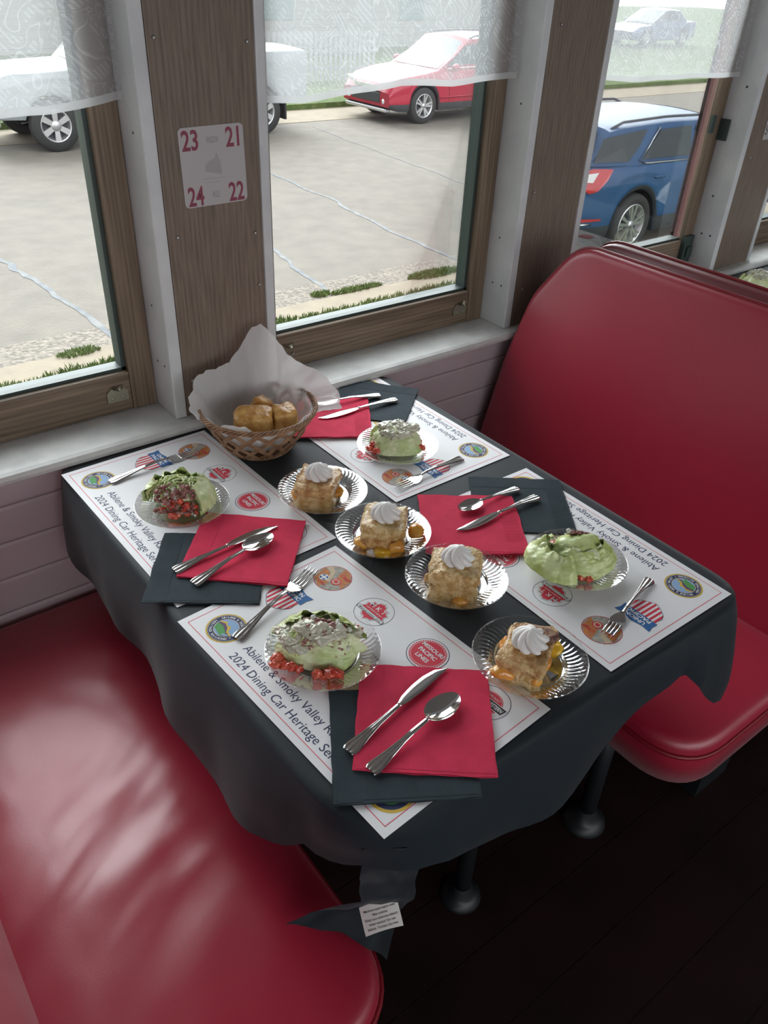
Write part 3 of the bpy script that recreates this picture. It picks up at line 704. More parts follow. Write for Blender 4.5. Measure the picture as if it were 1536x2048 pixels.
# ------------------------------------------------------------------ napkins
def napkin(name, m, c, ang, z, label, seed, size=.1655, cat='napkin', grp='', h=.0016):
    root = empty(name, (c[0], c[1], z), ang); b = MB(); s = size / 2; rnd = seed * 3.7
    def hz(x, y):
        e = max(abs(x), abs(y)) / s
        return .0016 * max(0, e - .55) * (1 + 1.4 * nz(x * 28 + rnd, y * 28)) + .0006 * nz(x * 18, y * 18 + rnd) + .0006
    def XY(u, v, k):
        x = (u - .5) * 2 * s; y = (v - .5) * 2 * s
        x += .0022 * nz(v * 5 + rnd, k) * abs(u - .5) * 2 ; y += .0022 * nz(u * 5 + rnd + 9, k) * abs(v - .5) * 2
        return x, y
    for k in range(3):
        z0 = h * k / 3
        def top(u, v, z0=z0, k=k):
            x, y = XY(u, v, k); return (x, y, z0 + h / 3 * .9 + (hz(x, y) if k else hz(x, y) * .3))
        def bot(u, v, z0=z0, k=k):
            x, y = XY(u, v, k); return (x, y, z0 + (hz(x, y) if k else 0) * .9)
        b.grid(top, 36, 36)
        b.grid(lambda u, v: bot(1 - u, v), 36, 36)
        for e in range(4):
            def sd(u, v, e=e, top=top, bot=bot):
                p = ((u, 0), (1, u), (1 - u, 1), (0, 1 - u))[e]; return top(*p) if v > .5 else bot(*p)
            b.grid(sd, 36, 1)
    # crimped coin edging along two sides
    b.build('folded_sheets', m, root)
    b = MB()
    def rib(u, v):
        x = (u - .5) * 2 * s * .985; y = -s + .004 + v * .028; return (x, y, h + hz(x, y) + .0002 + .00010 * math.sin(u * 620))
    def rib2(u, v):
        y = (u - .5) * 2 * s * .985; x = -s + .004 + v * .028; return (x, y, h + hz(x, y) + .00025 + .00010 * math.sin(u * 620))
    b.grid(rib, 800, 2); b.grid(rib2, 800, 2); b.build('crimped_edging', m, root)
    return tag(root, label, cat, grp)
def rect(c0, c1, c2):     # top-left, top-right ... -> centre, angle of the c0->c1 edge
    return ((c0[0] + c2[0]) / 2, (c0[1] + c2[1]) / 2), math.atan2(c1[1] - c0[1], c1[0] - c0[0])
R, Kk = 'red paper napkins', 'charcoal paper napkins'
zb, zr = .7508, .7536
c, a = rect((-.036, -.738), (.103, -.826), (.006, -.966)); napkin('paper_napkin', M_nblk, c, a, zb, 'charcoal paper napkin at the front left, mostly under the red one', 1, grp=Kk)
c, a = rect((.018, -.724), (.145, -.828), (.041, -.960)); napkin('paper_napkin', M_nred, c, a, zr, 'red paper napkin nearest the viewer, under a knife and spoon', 2, grp=R)
c, a = rect((-.071, -.318), (.064, -.415), (-.026, -.540)); napkin('paper_napkin', M_nblk, c, a, zb, 'charcoal paper napkin at the left seat hanging past the placemat edge', 3, grp=Kk)
c, a = rect((.001, -.298), (.132, -.417), (.032, -.541)); napkin('paper_napkin', M_nred, c, a, zr, 'red paper napkin at the left window seat, beside the salad', 4, grp=R)
c, a = (.4875, -.1235), math.radians(-139.5); napkin('paper_napkin', M_nblk, c, a, zb, 'charcoal paper napkin by the window wall, behind the basket', 5, grp=Kk)
c, a = (.367, -.136), math.radians(-213); napkin('paper_napkin', M_nred, c, a, zr, 'red paper napkin half hidden behind the bread basket', 6, grp=R)
c, a = rect((.453, -.460), (.586, -.561), (.482, -.690)); napkin('paper_napkin', M_nblk, c, a + PI, zb, 'charcoal paper napkin in the middle of the right side', 7, grp=Kk)
c, a = rect((.338, -.463), (.473, -.557), (.373, -.681)); napkin('paper_napkin', M_nred, c, a + PI / 2, zr, 'red paper napkin at the right, beside the two middle desserts', 8, grp=R)

# ------------------------------------------------------------------ cutlery
def strip(b, x0, x1, nx, hw, zc, cy=lambda x: 0, ny=10, th=.0011, crown=.0012, flute=0.0):
    def P(u, v, low):
        x = lerp(x0, x1, u); q = (v - .5) * 2; wd = hw(x); z = zc(x) + crown * (1 - q * q)
        if flute: f_ = flute(x) if callable(flute) else flute; z += f_ * math.cos(q * PI * 3.0)
        if low: z -= th * (.35 + .65 * (1 - q * q))
        return (x, cy(x) + q * wd, z)
    b.grid(lambda u, v: P(u, v, 0), nx, ny); b.grid(lambda u, v: P(1 - u, v, 1), nx, ny)
    b.grid(lambda u, v: P(u, 0, v < .5), nx, 1); b.grid(lambda u, v: P(u, 1, v > .5), nx, 1)
    b.grid(lambda u, v: P(0, u, v > .5), ny, 1); b.grid(lambda u, v: P(1, u, v < .5), ny, 1)
hwH = lambda x: interp(x, [(0, .0072), (.003, .0098), (.010, .0100), (.030, .0068), (.055, .0042), (.075, .0035), (.100, .0030)])
flH = lambda x: interp(x, [(0, .0010), (.02, .0011), (.05, .0006), (.09, .0002)])
def make_fork():
    r = empty('plastic_fork')
    zc = lambda x: interp(x, [(0, .0020), (.03, .0040), (.07, .0078), (.10, .0085), (.118, .0052), (.126, .0030)])
    b = MB(); strip(b, 0, .112, 40, hwH, zc, flute=flH); b.build('handle', M_silver, r)
    zt = lambda x: interp(x, [(.108, .0076), (.118, .0040), (.130, .0016), (.150, .0014), (.168, .0030), (.178, .0064)])
    b = MB(); strip(b, .108, .138, 16, lambda x: interp(x, [(.108, .0028), (.114, .0050), (.121, .0098), (.128, .0120), (.138, .0122)]), zt, crown=-.0008)
    for k in range(4):
        cy = -.00915 + k * .0061
        strip(b, .1375, .178, 14, lambda x: interp(x, [(.1375, .0024), (.150, .0019), (.172, .0014), (.178, .0006)]), zt, cy=lambda x, cy=cy: cy * interp(x, [(.1375, 1), (.178, .93)]), ny=4, crown=.0004)
    b.build('tines', M_silver, r); return r
def make_knife():
    r = empty('plastic_knife')
    zc = lambda x: interp(x, [(0, .0020), (.04, .0045), (.09, .0050)])
    b = MB(); strip(b, 0, .094, 36, hwH, zc, flute=flH); b.tube([(.0925, -.0042, .0048), (.0925, 0, .0066), (.0925, .0042, .0048)], .0013, 8); b.build('handle', M_silver, r)
    b = MB(); strip(b, .093, .185, 36, lambda x: interp(x, [(.093, .0030), (.105, .0062), (.13, .0082), (.15, .0080), (.168, .0060), (.180, .0028), (.185, .0004)]),
                    lambda x: interp(x, [(.093, .0048), (.12, .0042), (.185, .0022)]), cy=lambda x: interp(x, [(.093, 0), (.12, .0012), (.15, .0014), (.170, -.0002), (.185, -.0048)]), ny=10, crown=.0006)
    b.build('blade', M_silver, r); return r
def make_spoon(L=.156):
    r = empty('plastic_spoon')
    zc = lambda x: interp(x, [(0, .0020), (.03, .0045), (.07, .0085), (.10, .0085)])
    b = MB(); strip(b, 0, .101, 36, hwH, zc, flute=flH); b.tube([(.099, -.0036, .0085), (.099, 0, .0104), (.099, .0036, .0085)], .0012, 8); b.build('handle', M_silver, r)
    def bw(x): return .0172 * math.sqrt(max(0, 1 - ((x - .128) / .0285) ** 2)) * (1 + .10 * (x - .128) / .028 * -1)
    def P(u, v, low):
        x = .0997 + .0566 * u; q = (v - .5) * 2; wd = max(bw(x), .0006 if u > .5 else .0028)
        e = min(1, (((x - .128) / .0285) ** 2 + (q * wd / .0175) ** 2)); z = .0088 - .0068 * (1 - e) ** .9
        return (x, q * wd, z - (.0010 if low else 0))
    b = MB(); b.grid(lambda u, v: P(u, v, 0), 36, 20); b.grid(lambda u, v: P(1 - u, v, 1), 36, 20)
    b.grid(lambda u, v: P(u, 0, v < .5), 36, 1); b.grid(lambda u, v: P(u, 1, v > .5), 36, 1); b.build('bowl', M_silver, r); return r
FK, KN, SP = make_fork(), make_knife(), make_spoon()
def put(proto, first, x, y, z, ang, label, cat, grp, sc=1, tilt=0):
    o = proto if first else copy_tree(proto)
    o.location = (x, y, z); o.rotation_euler = (0, tilt, math.radians(ang)); o.scale = (sc, sc, sc); return tag(o, label, cat, grp)
F_, K_, S_ = 'silver plastic forks', 'silver plastic knives', 'silver plastic spoons'
zn = .7560
put(FK, 1, -.0905, -.5885, .7515, 21.2, 'silver fork on the front left placemat, leaning on the left red napkin', 'fork', F_)
put(FK, 0, -.082, -.1245, .7515, 5.5, 'silver fork on the left window placemat beside the sill', 'fork', F_)
put(FK, 0, .487, -.4015, .7515, -175.2, 'silver fork on the right window placemat, in front of its salad', 'fork', F_, .95)
put(FK, 0, .487, -.8325, .7515, -164.4, 'silver fork lying on the front right placemat', 'fork', F_, .93)
put(KN, 1, -.0775, -.8305, zn, 11.5, 'silver knife on the red napkin nearest the viewer', 'knife', K_)
put(KN, 0, -.0985, -.4142, zn, 4.5, 'silver knife on the left seat red napkin, beside a spoon', 'knife', K_)
put(KN, 0, .527, -.1512, zn, 175.6, 'silver knife on the napkins behind the bread basket', 'knife', K_)
put(KN, 0, .5045, -.579, zn, 180, 'silver knife on the right-hand red napkin', 'knife', K_)
put(SP, 1, -.0725, -.8675, zn, 9.1, 'silver spoon on the red napkin nearest the viewer', 'spoon', S_)
put(SP, 0, -.0885, -.4565, zn, 12.6, 'silver spoon on the left seat red napkin, beside a knife', 'spoon', S_)
put(SP, 0, .510, -.1160, zn, 167.6, 'silver spoon handle showing behind the bread basket', 'spoon', S_, .95)
put(SP, 0, .495, -.5405, zn, 178.7, 'short silver spoon on the right-hand red napkin, behind its knife', 'spoon', S_, .88)
put(FK, 0, 1.70, -.135, .7515, 8, 'fork on the far table placemat at the right edge', 'fork', F_)

# ------------------------------------------------------------------ clear plates
def make_plate():
    r = empty('clear_plastic_plate')
    b = MB(); R0, R1 = .047, .0765
    b.lathe([(.0005, .0022), (.030, .0022), (.043, .0024), (.0465, .0034), (.0485, .0065)], 96); b.lathe([(.0445, .0), (.0455, .0), (.0460, .0030)], 96); b.build('well', M_clear, r)
    b = MB()
    def P(u, v):
        rr = lerp(.0485, R1, v); a = u * 2 * PI; z = .0065 + .0085 * v ** .8
        tw = math.sin(v * PI * .9) * .0
        k = math.sin(52 * (a + 1.15 * v - .4 * v * v)); z += .00045 * (abs(k) ** 1.5) * math.sin(PI * min(1, v * 1.05)) ** .5 * (1 if k > 0 else -1)
        return (rr * math.cos(a), rr * math.sin(a), z)
    b.grid(P, 624, 8, cu=True); b.build('ribbed_rim', M_clear, r)
    b = MB(); b.tube([(.0768 * math.cos(k * PI / 48), .0768 * math.sin(k * PI / 48), .0150) for k in range(96)], .0009, 6, True); b.build('rim_bead', M_clear, r)
    return r
PLT = make_plate()
plates = [(.2025, -.3595, 'clear ribbed plate under the dessert nearest the bread basket'), (.217, -.5120, 'clear ribbed plate under the second dessert from the basket'),
          (.2370, -.6665, 'clear ribbed plate under the third dessert from the basket'), (.2060, -.8480, 'clear ribbed plate under the dessert nearest the viewer'),
          (-.0110, -.6800, 'clear ribbed plate under the salad nearest the viewer'), (-.0125, -.2650, 'clear ribbed plate under the salad on the left window placemat'),
          (.4060, -.3095, 'clear ribbed plate under the salad on the right window placemat'), (.4180, -.7440, 'clear ribbed plate under the leafy salad at the front right')]
for k, (x, y, l) in enumerate(plates):
    o = PLT if k == 0 else copy_tree(PLT)
    o.location = (x, y, .7512 if k > 3 else .7500); o.rotation_euler = (0, 0, k * .7); tag(o, l, 'plate', 'clear plastic plates')

def clampz(b, lo=.0004, rim=True):
    for i, (x, y, z) in enumerate(b.v):
        r_ = math.hypot(x, y); m = lo
        if rim and r_ > .043: m = max(m, .0006 + .0085 * min(1, max(0, (r_ - .043) / .005)) * .55 + .0095 * max(0, (r_ - .048) / .028))
        if rim and r_ > .0455 and z < .013: x, y = x * .0455 / r_, y * .0455 / r_; m = max(lo, .0030)
        b.v[i] = (x, y, max(z, m))
    return b
# ------------------------------------------------------------------ peach cobbler squares
def cobbler(c, ang, a, bb, h, seed, label, cr, extras, top=None):
    z0 = .7527; root = empty('peach_cobbler', (c[0], c[1], z0), ang); random.seed(seed); CLAMP[0] = clampz
    def surf(P0, lo, hi, amp, nseed):
        def P(u, v):
            # superellipsoid block
            th = u * 2 * PI; ph = (v - .5) * PI
            ct, st, cp, sp = math.cos(th), math.sin(th), math.cos(ph), math.sin(ph)
            f = lambda w_, e: math.copysign(abs(w_) ** e, w_)
            x = a / 2 * f(ct, .28) * f(cp, .22); y = bb / 2 * f(st, .28) * f(cp, .22); z = (hi - lo) / 2 * f(sp, .3) + (hi + lo) / 2
            n_ = noise.fractal(Vector((x * 60 + nseed, y * 60, z * 60)), 1.0, 2.0, 4)
            k = 1 + amp * n_ + .07 * nz(z * 90 + nseed) + .09 * nz(x * 30 + nseed, y * 30, z * 20) - .10 * (z - lo) / h
            return (x * k, y * k, z + amp * .012 * n_ * (1 if z > (lo + hi) / 2 else .2) + (0.008 * nz(x * 22 + nseed, y * 22) if z > (lo + hi) / 2 else 0))
        return P
    b = MB(); b.grid(surf(None, .0005, h * .74, .14, seed), 90, 40, cu=True); b.build('fruit_filling', cr[1], root)
    b = MB(); a0, b0 = a, bb; a, bb = a * 1.02, bb * 1.02
    b.grid(surf(None, h * .55, h, .13, seed + 5), 96, 40, cu=True); b.build('top_crust', cr[0], root)
    a, bb = a0, b0
    for (x, y, z, r, rx, m) in extras:
        b = MB(); b.blob((x * a, y * bb, z * h), r, rx, seed + x * 10, .35, 8); b.build('peach_piece', m, root)
    if top:
        b = MB(); x, y, r = top; b.blob((x * a, y * bb, h * .97), r, (1.2, .8, .22), seed, .5, 10, fr=3); b.build('browned_patch', M_burnt, root)
    CLAMP[0] = None
    # whipped cream rosette
    b = MB()
    rc = .0235
    def C(u, v):
        th = u * 2 * PI; prof = interp(v, [(0, .72), (.12, 1.0), (.3, 1.02), (.5, .86), (.7, .60), (.85, .36), (.95, .20), (1, .03)])
        zc = interp(v, [(0, 0), (.12, .12), (.3, .32), (.5, .55), (.7, .74), (.85, .88), (1, 1.0)]) * .027
        k = abs(math.cos(4 * (th + 1.2 * v + seed))); lob = .70 + .34 * k ** .55
        rr = rc * prof * lerp(lob, 1, v ** 3)
        rr *= 1 + .05 * nz(math.cos(th) * 2 + seed, math.sin(th) * 2, v * 2)
        zc += .0025 * (k - .5) * (1 - v) * min(1, v * 6)
        return (rr * math.cos(th), rr * math.sin(th), zc)
    b.grid(C, 160, 28, cu=True); b.build('whipped_cream', M_cream, root, loc=(0.002, .0, h * .98))
    return tag(root, label, 'dessert', 'squares of peach cobbler on the clear plates')
cA, cB = (M_crustg, M_crust), (M_crust, M_crust)
cobbler((.188, -.366), math.radians(-48), .068, .078, .045, 3, 'peach cobbler with cream in the row, nearest the bread basket', (M_crustg, M_crust),
        [(-.42, -.25, .35, .012, (1, 1, .9), M_peach), (.48, .1, .3, .011, (1, 1, .8), M_peach), (-.45, .2, .55, .010, (1, 1, 1), M_peach)])
cobbler((.205, -.528), math.radians(-44), .070, .074, .050, 8, 'peach cobbler with orange fruit spilling out, second from the basket', (M_crust, M_crustg),
        [(-.45, -.35, .3, .013, (1, 1, .8), M_peach), (.05, -.52, .2, .012, (1.1, 1, .6), M_yellow), (.35, -.5, .35, .013, (1, .7, 1.2), M_peach), (.72, .25, .3, .016, (.8, 1, .7), M_peach), (-.2, -.5, .12, .009, (1, 1, .7), M_cream)])
cobbler((.2215, -.677), math.radians(-43), .072, .070, .053, 13, 'tall pale peach cobbler with cream, third from the basket', (M_crust, M_crust),
        [(.15, -.50, .12, .010, (1.2, .8, .7), M_peach), (-.5, -.3, .6, .008, (1, 1, 1), M_crust)])
cobbler((.1925, -.851), math.radians(-41 - 18), .060, .090, .043, 18, 'golden peach cobbler with dark crust patch, nearest the viewer', (M_crustg, M_crust),
        [(-.35, -.46, .45, .013, (1.2, .7, .8), M_peach), (.38, -.35, .42, .010, (.8, 1, .9), M_peach), (.46, -.05, .5, .012, (.6, 1, .9), M_peach), (.55, .42, .3, .014, (.9, 1, .6), M_yellow), (-.5, .1, .5, .012, (.6, 1.2, .7), M_peach)], (.22, .30, .018))

# ------------------------------------------------------------------ wedge salads
def leaf(b, c, R, th0, th1, ph0, ph1, sq, seed, ruf, nu=64, nv=30, mi=0):
    """a curled ruffled sheet on a squashed sphere patch"""
    c = Vector(c)
    def P(u, v):
        th = math.radians(lerp(th0, th1, u)); ph = math.radians(lerp(ph0, ph1, v))
        e = max(abs(u - .5) * 2, v) ** 4
        rr = R * (1 + .09 * nz(u * 4 + seed, v * 3) + ruf * e * math.sin(u * 26 + seed * 3 + 2 * nz(u * 3, seed)) + .03 * math.sin(u * 14 + v * 3 + seed) + .035 * nz(u * 18 + seed, v * 12) + .02 * nz(u * 40, v * 30 + seed))
        return c + Vector((math.cos(th) * math.cos(ph) * sq[0], math.sin(th) * math.cos(ph) * sq[1], math.sin(ph) * sq[2])) * rr
    b.grid(P, nu, nv, mi=mi)
def cubes(root, name, n, m, box, s, seed, zf):
    random.seed(seed)
    for k in range(n):
        x = random.uniform(box[0], box[1]); y = random.uniform(box[2], box[3]); z = zf(x, y); q = s * random.uniform(.7, 1.2)
        b = MB(); b.blob((x, y, z + q / 3), q * .62, (random.uniform(.8, 1.25), random.uniform(.7, 1.1), .75), seed + k * 3, .75, 9, fr=2.2)
        sv = CLAMP[0]; CLAMP[0] = None; b.build(name, m, root); CLAMP[0] = sv
def salad(c, ang, kind, label, z0=.7537):
    root = empty('wedge_salad', (c[0], c[1], z0), ang); sd = kind * 17 + 3; root.scale = (1.14, 1.14, 1.22); CLAMP[0] = clampz
    dome = lambda x, y: (.007 if kind == 3 else 0) + max(.002, .040 * (1 - (x / .050) ** 2 - (y / .030) ** 2) ** .5 if (x / .050) ** 2 + (y / .030) ** 2 < 1 else .002)
    # local x: along the wedge, local y: across it
    b = MB()
    if kind == 0:      # wedge on its side, dressed, leafy ridge behind
        b.blob((0, .0, .016), .027, (1.5, .85, .75), sd, .35, 20, mi=1, fr=4)
        for k in range(4): leaf(b, (.002, -.002, .002), .028 + .0035 * k, 200, 352, 4, 70 - 4 * k, (1.45, .85, .95), sd + 30 + k, .06, mi=1)
        for k in range(5): leaf(b, (0, .004, .004), .026 + .0038 * k, 10, 175, 12, 75 - 4 * k, (1.32, .95, 1.0), sd + k, .05, mi=k % 2)
        leaf(b, (.0, .0, .004), .045, 195, 245, 5, 60, (1.1, .8, .8), sd + 9, .08, mi=0)
    elif kind == 1:    # shredded and cut wedge, pale leaf at the right
        for k in range(6): leaf(b, (-.002, .004, .003), .024 + .0046 * k, 40, 200, 8, 78 - 5 * k, (1.15, 1.0, .95), sd + k, .07, mi=k % 2)
        for k in range(3): leaf(b, (.012, -.002, .003), .038 + .003 * k, -50, 40, 3, 70, (1.0, .95, .95), sd + 20 + k, .05, mi=1)
        b.blob((0, .004, .014), .026, (1.3, .9, .8), sd, .3, 12, mi=1)
        random.seed(7)
        for k in range(70):
            x, y = random.uniform(-.032, .024), random.uniform(-.018, .03); z = dome(x, y - .004) + .001; a = random.uniform(0, 6.28); L_ = random.uniform(.006, .013)
            b.tube([(x - L_ * math.cos(a), y - L_ * math.sin(a), z), (x, y, z + .0035), (x + L_ * math.cos(a + .6), y + L_ * math.sin(a + .6), z - .002)], .0011, 5, mi=k % 2)
    elif kind == 2:    # dressing-coated mound
        b.blob((0, 0, .015), .030, (1.25, .95, .85), sd, .2, 14, mi=1)
        for k in range(4): leaf(b, (0, -.002, .003), .030 + .003 * k, 190 - 8 * k, 350, 6, 78, (1.15, .95, .95), sd + k, .05, mi=1)
        leaf(b, (-.028, .014, .012), .018, 90, 220, 0, 70, (1, 1, 1), sd + 8, .1, mi=0)
    else:              # leafy head, big loose leaf on the left
        b.blob((.008, .004, .018), .032, (1.2, .95, .85), sd, .25, 16, mi=0)
        for k in range(5): leaf(b, (.008, .002, .004), .034 + .0028 * k, 150 + 14 * k, 400, 6, 80 - 6 * k, (1.1, .92, .92), sd + k, .05, mi=k % 2)
        for k in range(4): leaf(b, (-.016, -.010, .002), .036 + .005 * k, 120, 285, 4 + 5 * k, 62, (1.05, 1.05, .85), sd + 9 + k, .09, 44, 18, mi=(k + 1) % 2)
    b.build('lettuce_leaves', [M_lett, M_lettp], root)
    # dressing pools
    b = MB(); random.seed(sd)
    spots = {0: [(-.030, -.010), (-.020, -.020), (-.012, -.004), (.004, -.014), (.018, -.006), (.030, .022), (.036, .012), (-.036, .002)], 1: [(-.006, .024)], 2: [(-.012, -.014), (.0, -.018), (.010, -.014), (-.016, .004), (.0, .006), (.016, -.002), (.022, .010)], 3: [(.004, .026), (.016, .026)]}[kind]
    for k, (x, y) in enumerate(spots):
        b.blob((x, y, dome(x, y) + .0005), .0105, (1.3, 1, .42), sd + k, .75, 16, fr=2.6)
    reg = {0: (-.004, -.004, .036, .020), 1: (-.004, .014, .012, .008), 2: (.0, .0, .034, .022), 3: (.010, .022, .016, .006)}[kind]
    def DP(u, v):
        a = u * 2 * PI; x = reg[0] + reg[2] * v * math.cos(a); y = reg[1] + reg[3] * v * math.sin(a)
        q = nz(x * 95 + sd, y * 95) + .45 * nz(x * 230, y * 230 + sd)
        return (x, y, dome(x, y) + .0035 + .0045 * q - .006 * v ** 4)
    b.grid(DP, 90, 34, cu=True)
    b.build('dressing', M_dress, root)
    b = MB(); random.seed(sd + 1)                        # chopped bacon and cheese crumbs
    rb = {0: (-.016, .034, -.026, .010), 1: (-.030, .026, -.034, -.014), 2: (-.018, .020, .006, .022), 3: (-.006, .030, .012, .026)}[kind]
    for k in range({0: 120, 1: 110, 2: 40, 3: 60}[kind]):
        x, y = random.uniform(rb[0], rb[1]), random.uniform(rb[2], rb[3]); b.blob((x, y, dome(x, y) + .0025 + (.006 if kind == 1 else 0)), random.uniform(.0014, .0032), (1.2, 1, .8), k, .6, 6, fr=3)
    o = b.build('chopped_bacon', M_bacon, root); o['kind'] = 'stuff'
    b = MB()
    for k in range({0: 8, 1: 10, 2: 26, 3: 8}[kind]):
        x, y = random.uniform(rb[0] - .01, rb[1] + .01), random.uniform(rb[2], rb[3] + .004); b.blob((x, y, dome(x, y) + .005), random.uniform(.0022, .0040), (1, 1, .9), k + 40, .5, 6, fr=3)
    o = b.build('cheese_crumbs', M_seed, root); o['kind'] = 'stuff'
    tb = {0: [(16, (-.046, -.018, -.040, -.026)), (9, (.024, .044, .010, .030)), (12, (.000, .028, -.046, -.034))], 1: [(14, (-.020, .018, -.040, -.020)), (5, (.012, .03, -.034, -.02))],
          2: [(9, (-.046, -.026, -.034, -.014)), (8, (.026, .044, -.014, .006)), (4, (-.040, -.030, .004, .020)), (5, (.018, .034, .010, .02))], 3: [(6, (.000, .016, -.040, -.030)), (5, (-.022, -.008, .028, .038)), (4, (.030, .042, .0, .016))]}[kind]
    for j, (n_, bx_) in enumerate(tb): cubes(root, 'diced_tomato', n_, M_tom, bx_, .0085, sd + j, lambda x, y: max(dome(x, y) * (.55 if kind != 3 else .8) + (.004 if kind == 1 else 0), .003 + (.006 + .3 * (math.hypot(x, y) - .045) if math.hypot(x, y) > .045 else 0)))
    CLAMP[0] = None
    return tag(root, label, 'salad', 'wedge salads on the clear plates')
va = math.radians(-39)                                       # wedges face the viewer's side
salad((-.0150, -.6740), va, 0, 'lettuce wedge salad with dressing and bacon, nearest the viewer')
salad((-.0130, -.2600), va, 1, 'shredded lettuce salad with a heap of tomato and bacon, left window seat')
salad((.4040, -.3080), va, 2, 'dressing-coated green salad mound on the right window placemat')
salad((.4080, -.7430), va, 3, 'leafy green lettuce salad with a loose leaf, front right')

# ------------------------------------------------------------------ bread basket
def basket(loc, label, rot=0, scl=1):
    r = empty('wicker_basket', loc, rot); r.scale = (scl,) * 3
    RB, RT, H = .058, .106, .078
    rad = lambda t: lerp(RB, RT, t ** .75); zt = lambda t: .004 + H * t
    b = MB(); N = 15
    for sgn in (1, -1):
        for k in range(N):
            for s in (-1.5, -.5, .5, 1.5):
                pts = []
                for i in range(17):
                    t = i / 16; a = 2 * PI * k / N + sgn * t * .95 + s * .030; rr = rad(t) + sgn * .0012 * math.sin(t * 19 + k)
                    pts.append((rr * math.cos(a), rr * math.sin(a), zt(t)))
                b.tube(pts, .0016, 5)
    b.build('woven_side', M_wicker, r)
    b = MB()
    for k in range(5):
        pts = []
        for i in range(120):
            a = 2 * PI * i / 120; q = a * 14 + k * 2 * PI / 5; rr = RT + .0035 * math.cos(q); pts.append((rr * math.cos(a), rr * math.sin(a), zt(1) + .0035 * math.sin(q)))
        b.tube(pts, .0017, 5, True)
    b.build('braided_rim', M_wicker, r)
    b = MB()
    for k in range(4):
        pts = []
        for i in range(100):
            a = 2 * PI * i / 100; q = a * 12 + k * PI / 2; rr = RB + .003 * math.cos(q); pts.append((rr * math.cos(a), rr * math.sin(a), .005 + .003 * math.sin(q)))
        b.tube(pts, .0018, 5, True)
    for k in range(16): b.tube([((.004 + .0035 * k) * math.cos(i * PI / 20), (.004 + .0035 * k) * math.sin(i * PI / 20), .004) for i in range(40)], .0018, 5, True)
    b.build('coiled_base', M_wicker, r)
    return tag(r, label, 'basket', 'wicker bread baskets')
BX, BY = .199, -.150
basket((BX, BY, .7500), 'small wicker basket of bread lined with paper, against the brown post')
def liner(loc, label, key):
    r = empty('paper_liner', loc)
    def P(u, v):
        th = u * 2 * PI; dg = math.degrees(th)
        ro, zo = key(dg); 
        if v < .45:
            t = v / .45; rr = lerp(.002, .050, t); z = .012
        elif v < .75:
            t = (v - .45) / .30; rr = lerp(.050, .094, t); z = .012 + (.064) * t ** 1.3
            ze = zo if zo < .076 else .076; z = .012 + (ze - .012) * t ** 1.3 if zo < .076 else z
        else:
            t = (v - .75) / .25; z1 = .076 if zo >= .076 else zo; rr = lerp(.094, ro, t); z = lerp(z1, zo, t ** .85)
        cr = .0035 * math.sin(th * 9 + 1) * min(1, v * 1.2) + .004 * nz(math.cos(th) * 4, math.sin(th) * 4, v * 5) * v
        rr += cr if v > .45 else 0
        z += .0035 * nz(math.cos(th) * 5 + 7, math.sin(th) * 5, v * 4) * v
        if v > .5: q_ = (v - .5) * 2; rr += .010 * q_ * (abs(nz(math.cos(th) * 5 + 3, math.sin(th) * 5, v * 3)) - .2) + .004 * q_ * abs(nz(math.cos(th) * 11, math.sin(th) * 11 + 4, v * 7)); z += .006 * q_ * abs(nz(math.cos(th) * 6 + 20, math.sin(th) * 6, v * 5))
        return (rr * math.cos(th), rr * math.sin(th), z)
    b = MB(); b.grid(P, 150, 44, cu=True); b.build('sheet', M_liner, r)
    return tag(r, label, 'paper liner', 'paper liners in the baskets')
def key1(dg):
    dg = dg % 360
    R_ = [(0, .142), (20, .125), (40, .120), (55, .128), (62, .130), (75, .115), (90, .100), (110, .105), (130, .116), (150, .125), (165, .118), (185, .104), (205, .099), (240, .098), (280, .098), (300, .100), (318, .118), (330, .150), (345, .160), (360, .142)]
    Z_ = [(0, .108), (15, .118), (30, .135), (45, .165), (55, .186), (63, .180), (75, .145), (88, .128), (105, .125), (125, .120), (145, .106), (160, .092), (175, .078), (190, .064), (205, .088), (220, .086), (245, .076), (275, .074), (300, .080), (318, .080), (330, .074), (342, .082), (360, .108)]
    return interp(dg, R_), interp(dg, Z_)
liner((BX, BY, .7520), 'crumpled white wax paper lining the bread basket', key1)
def roll(loc, ang, dims, seed, label, tilt=(0, 0)):
    r = empty('bread_roll', loc, math.radians(ang)); r.rotation_euler = (math.radians(tilt[0]), math.radians(tilt[1]), math.radians(ang))
    def P(u, v):
        th = u * 2 * PI; ph = (v - .5) * PI; f = lambda w_, e: math.copysign(abs(w_) ** e, w_)
        x = f(math.cos(th), .45) * f(math.cos(ph), .45); y = f(math.sin(th), .45) * f(math.cos(ph), .45); z = f(math.sin(ph), .5)
        k = 1 + .10 * nz(x * 2 + seed, y * 2, z * 2) + .03 * nz(x * 7, y * 7 + seed, z * 7)
        return (x * dims[0] * k, y * dims[1] * k, z * dims[2] * k)
    b = MB(); b.grid(P, 60, 30, cu=True); b.build('crust', M_bread, r)
    return tag(r, label, 'bread', 'bread rolls in the paper-lined basket')
roll((.181, -.166, .816), -32, (.036, .025, .022), 2, 'largest bread roll, front left in the basket', (10, 0))
roll((.232, -.190, .816), -20, (.022, .024, .024), 6, 'small crusty bread roll at the right of the basket', (0, 0))
roll((.214, -.133, .815), 40, (.020, .018, .022), 11, 'bread roll peeking out behind the other two', (25, 20))

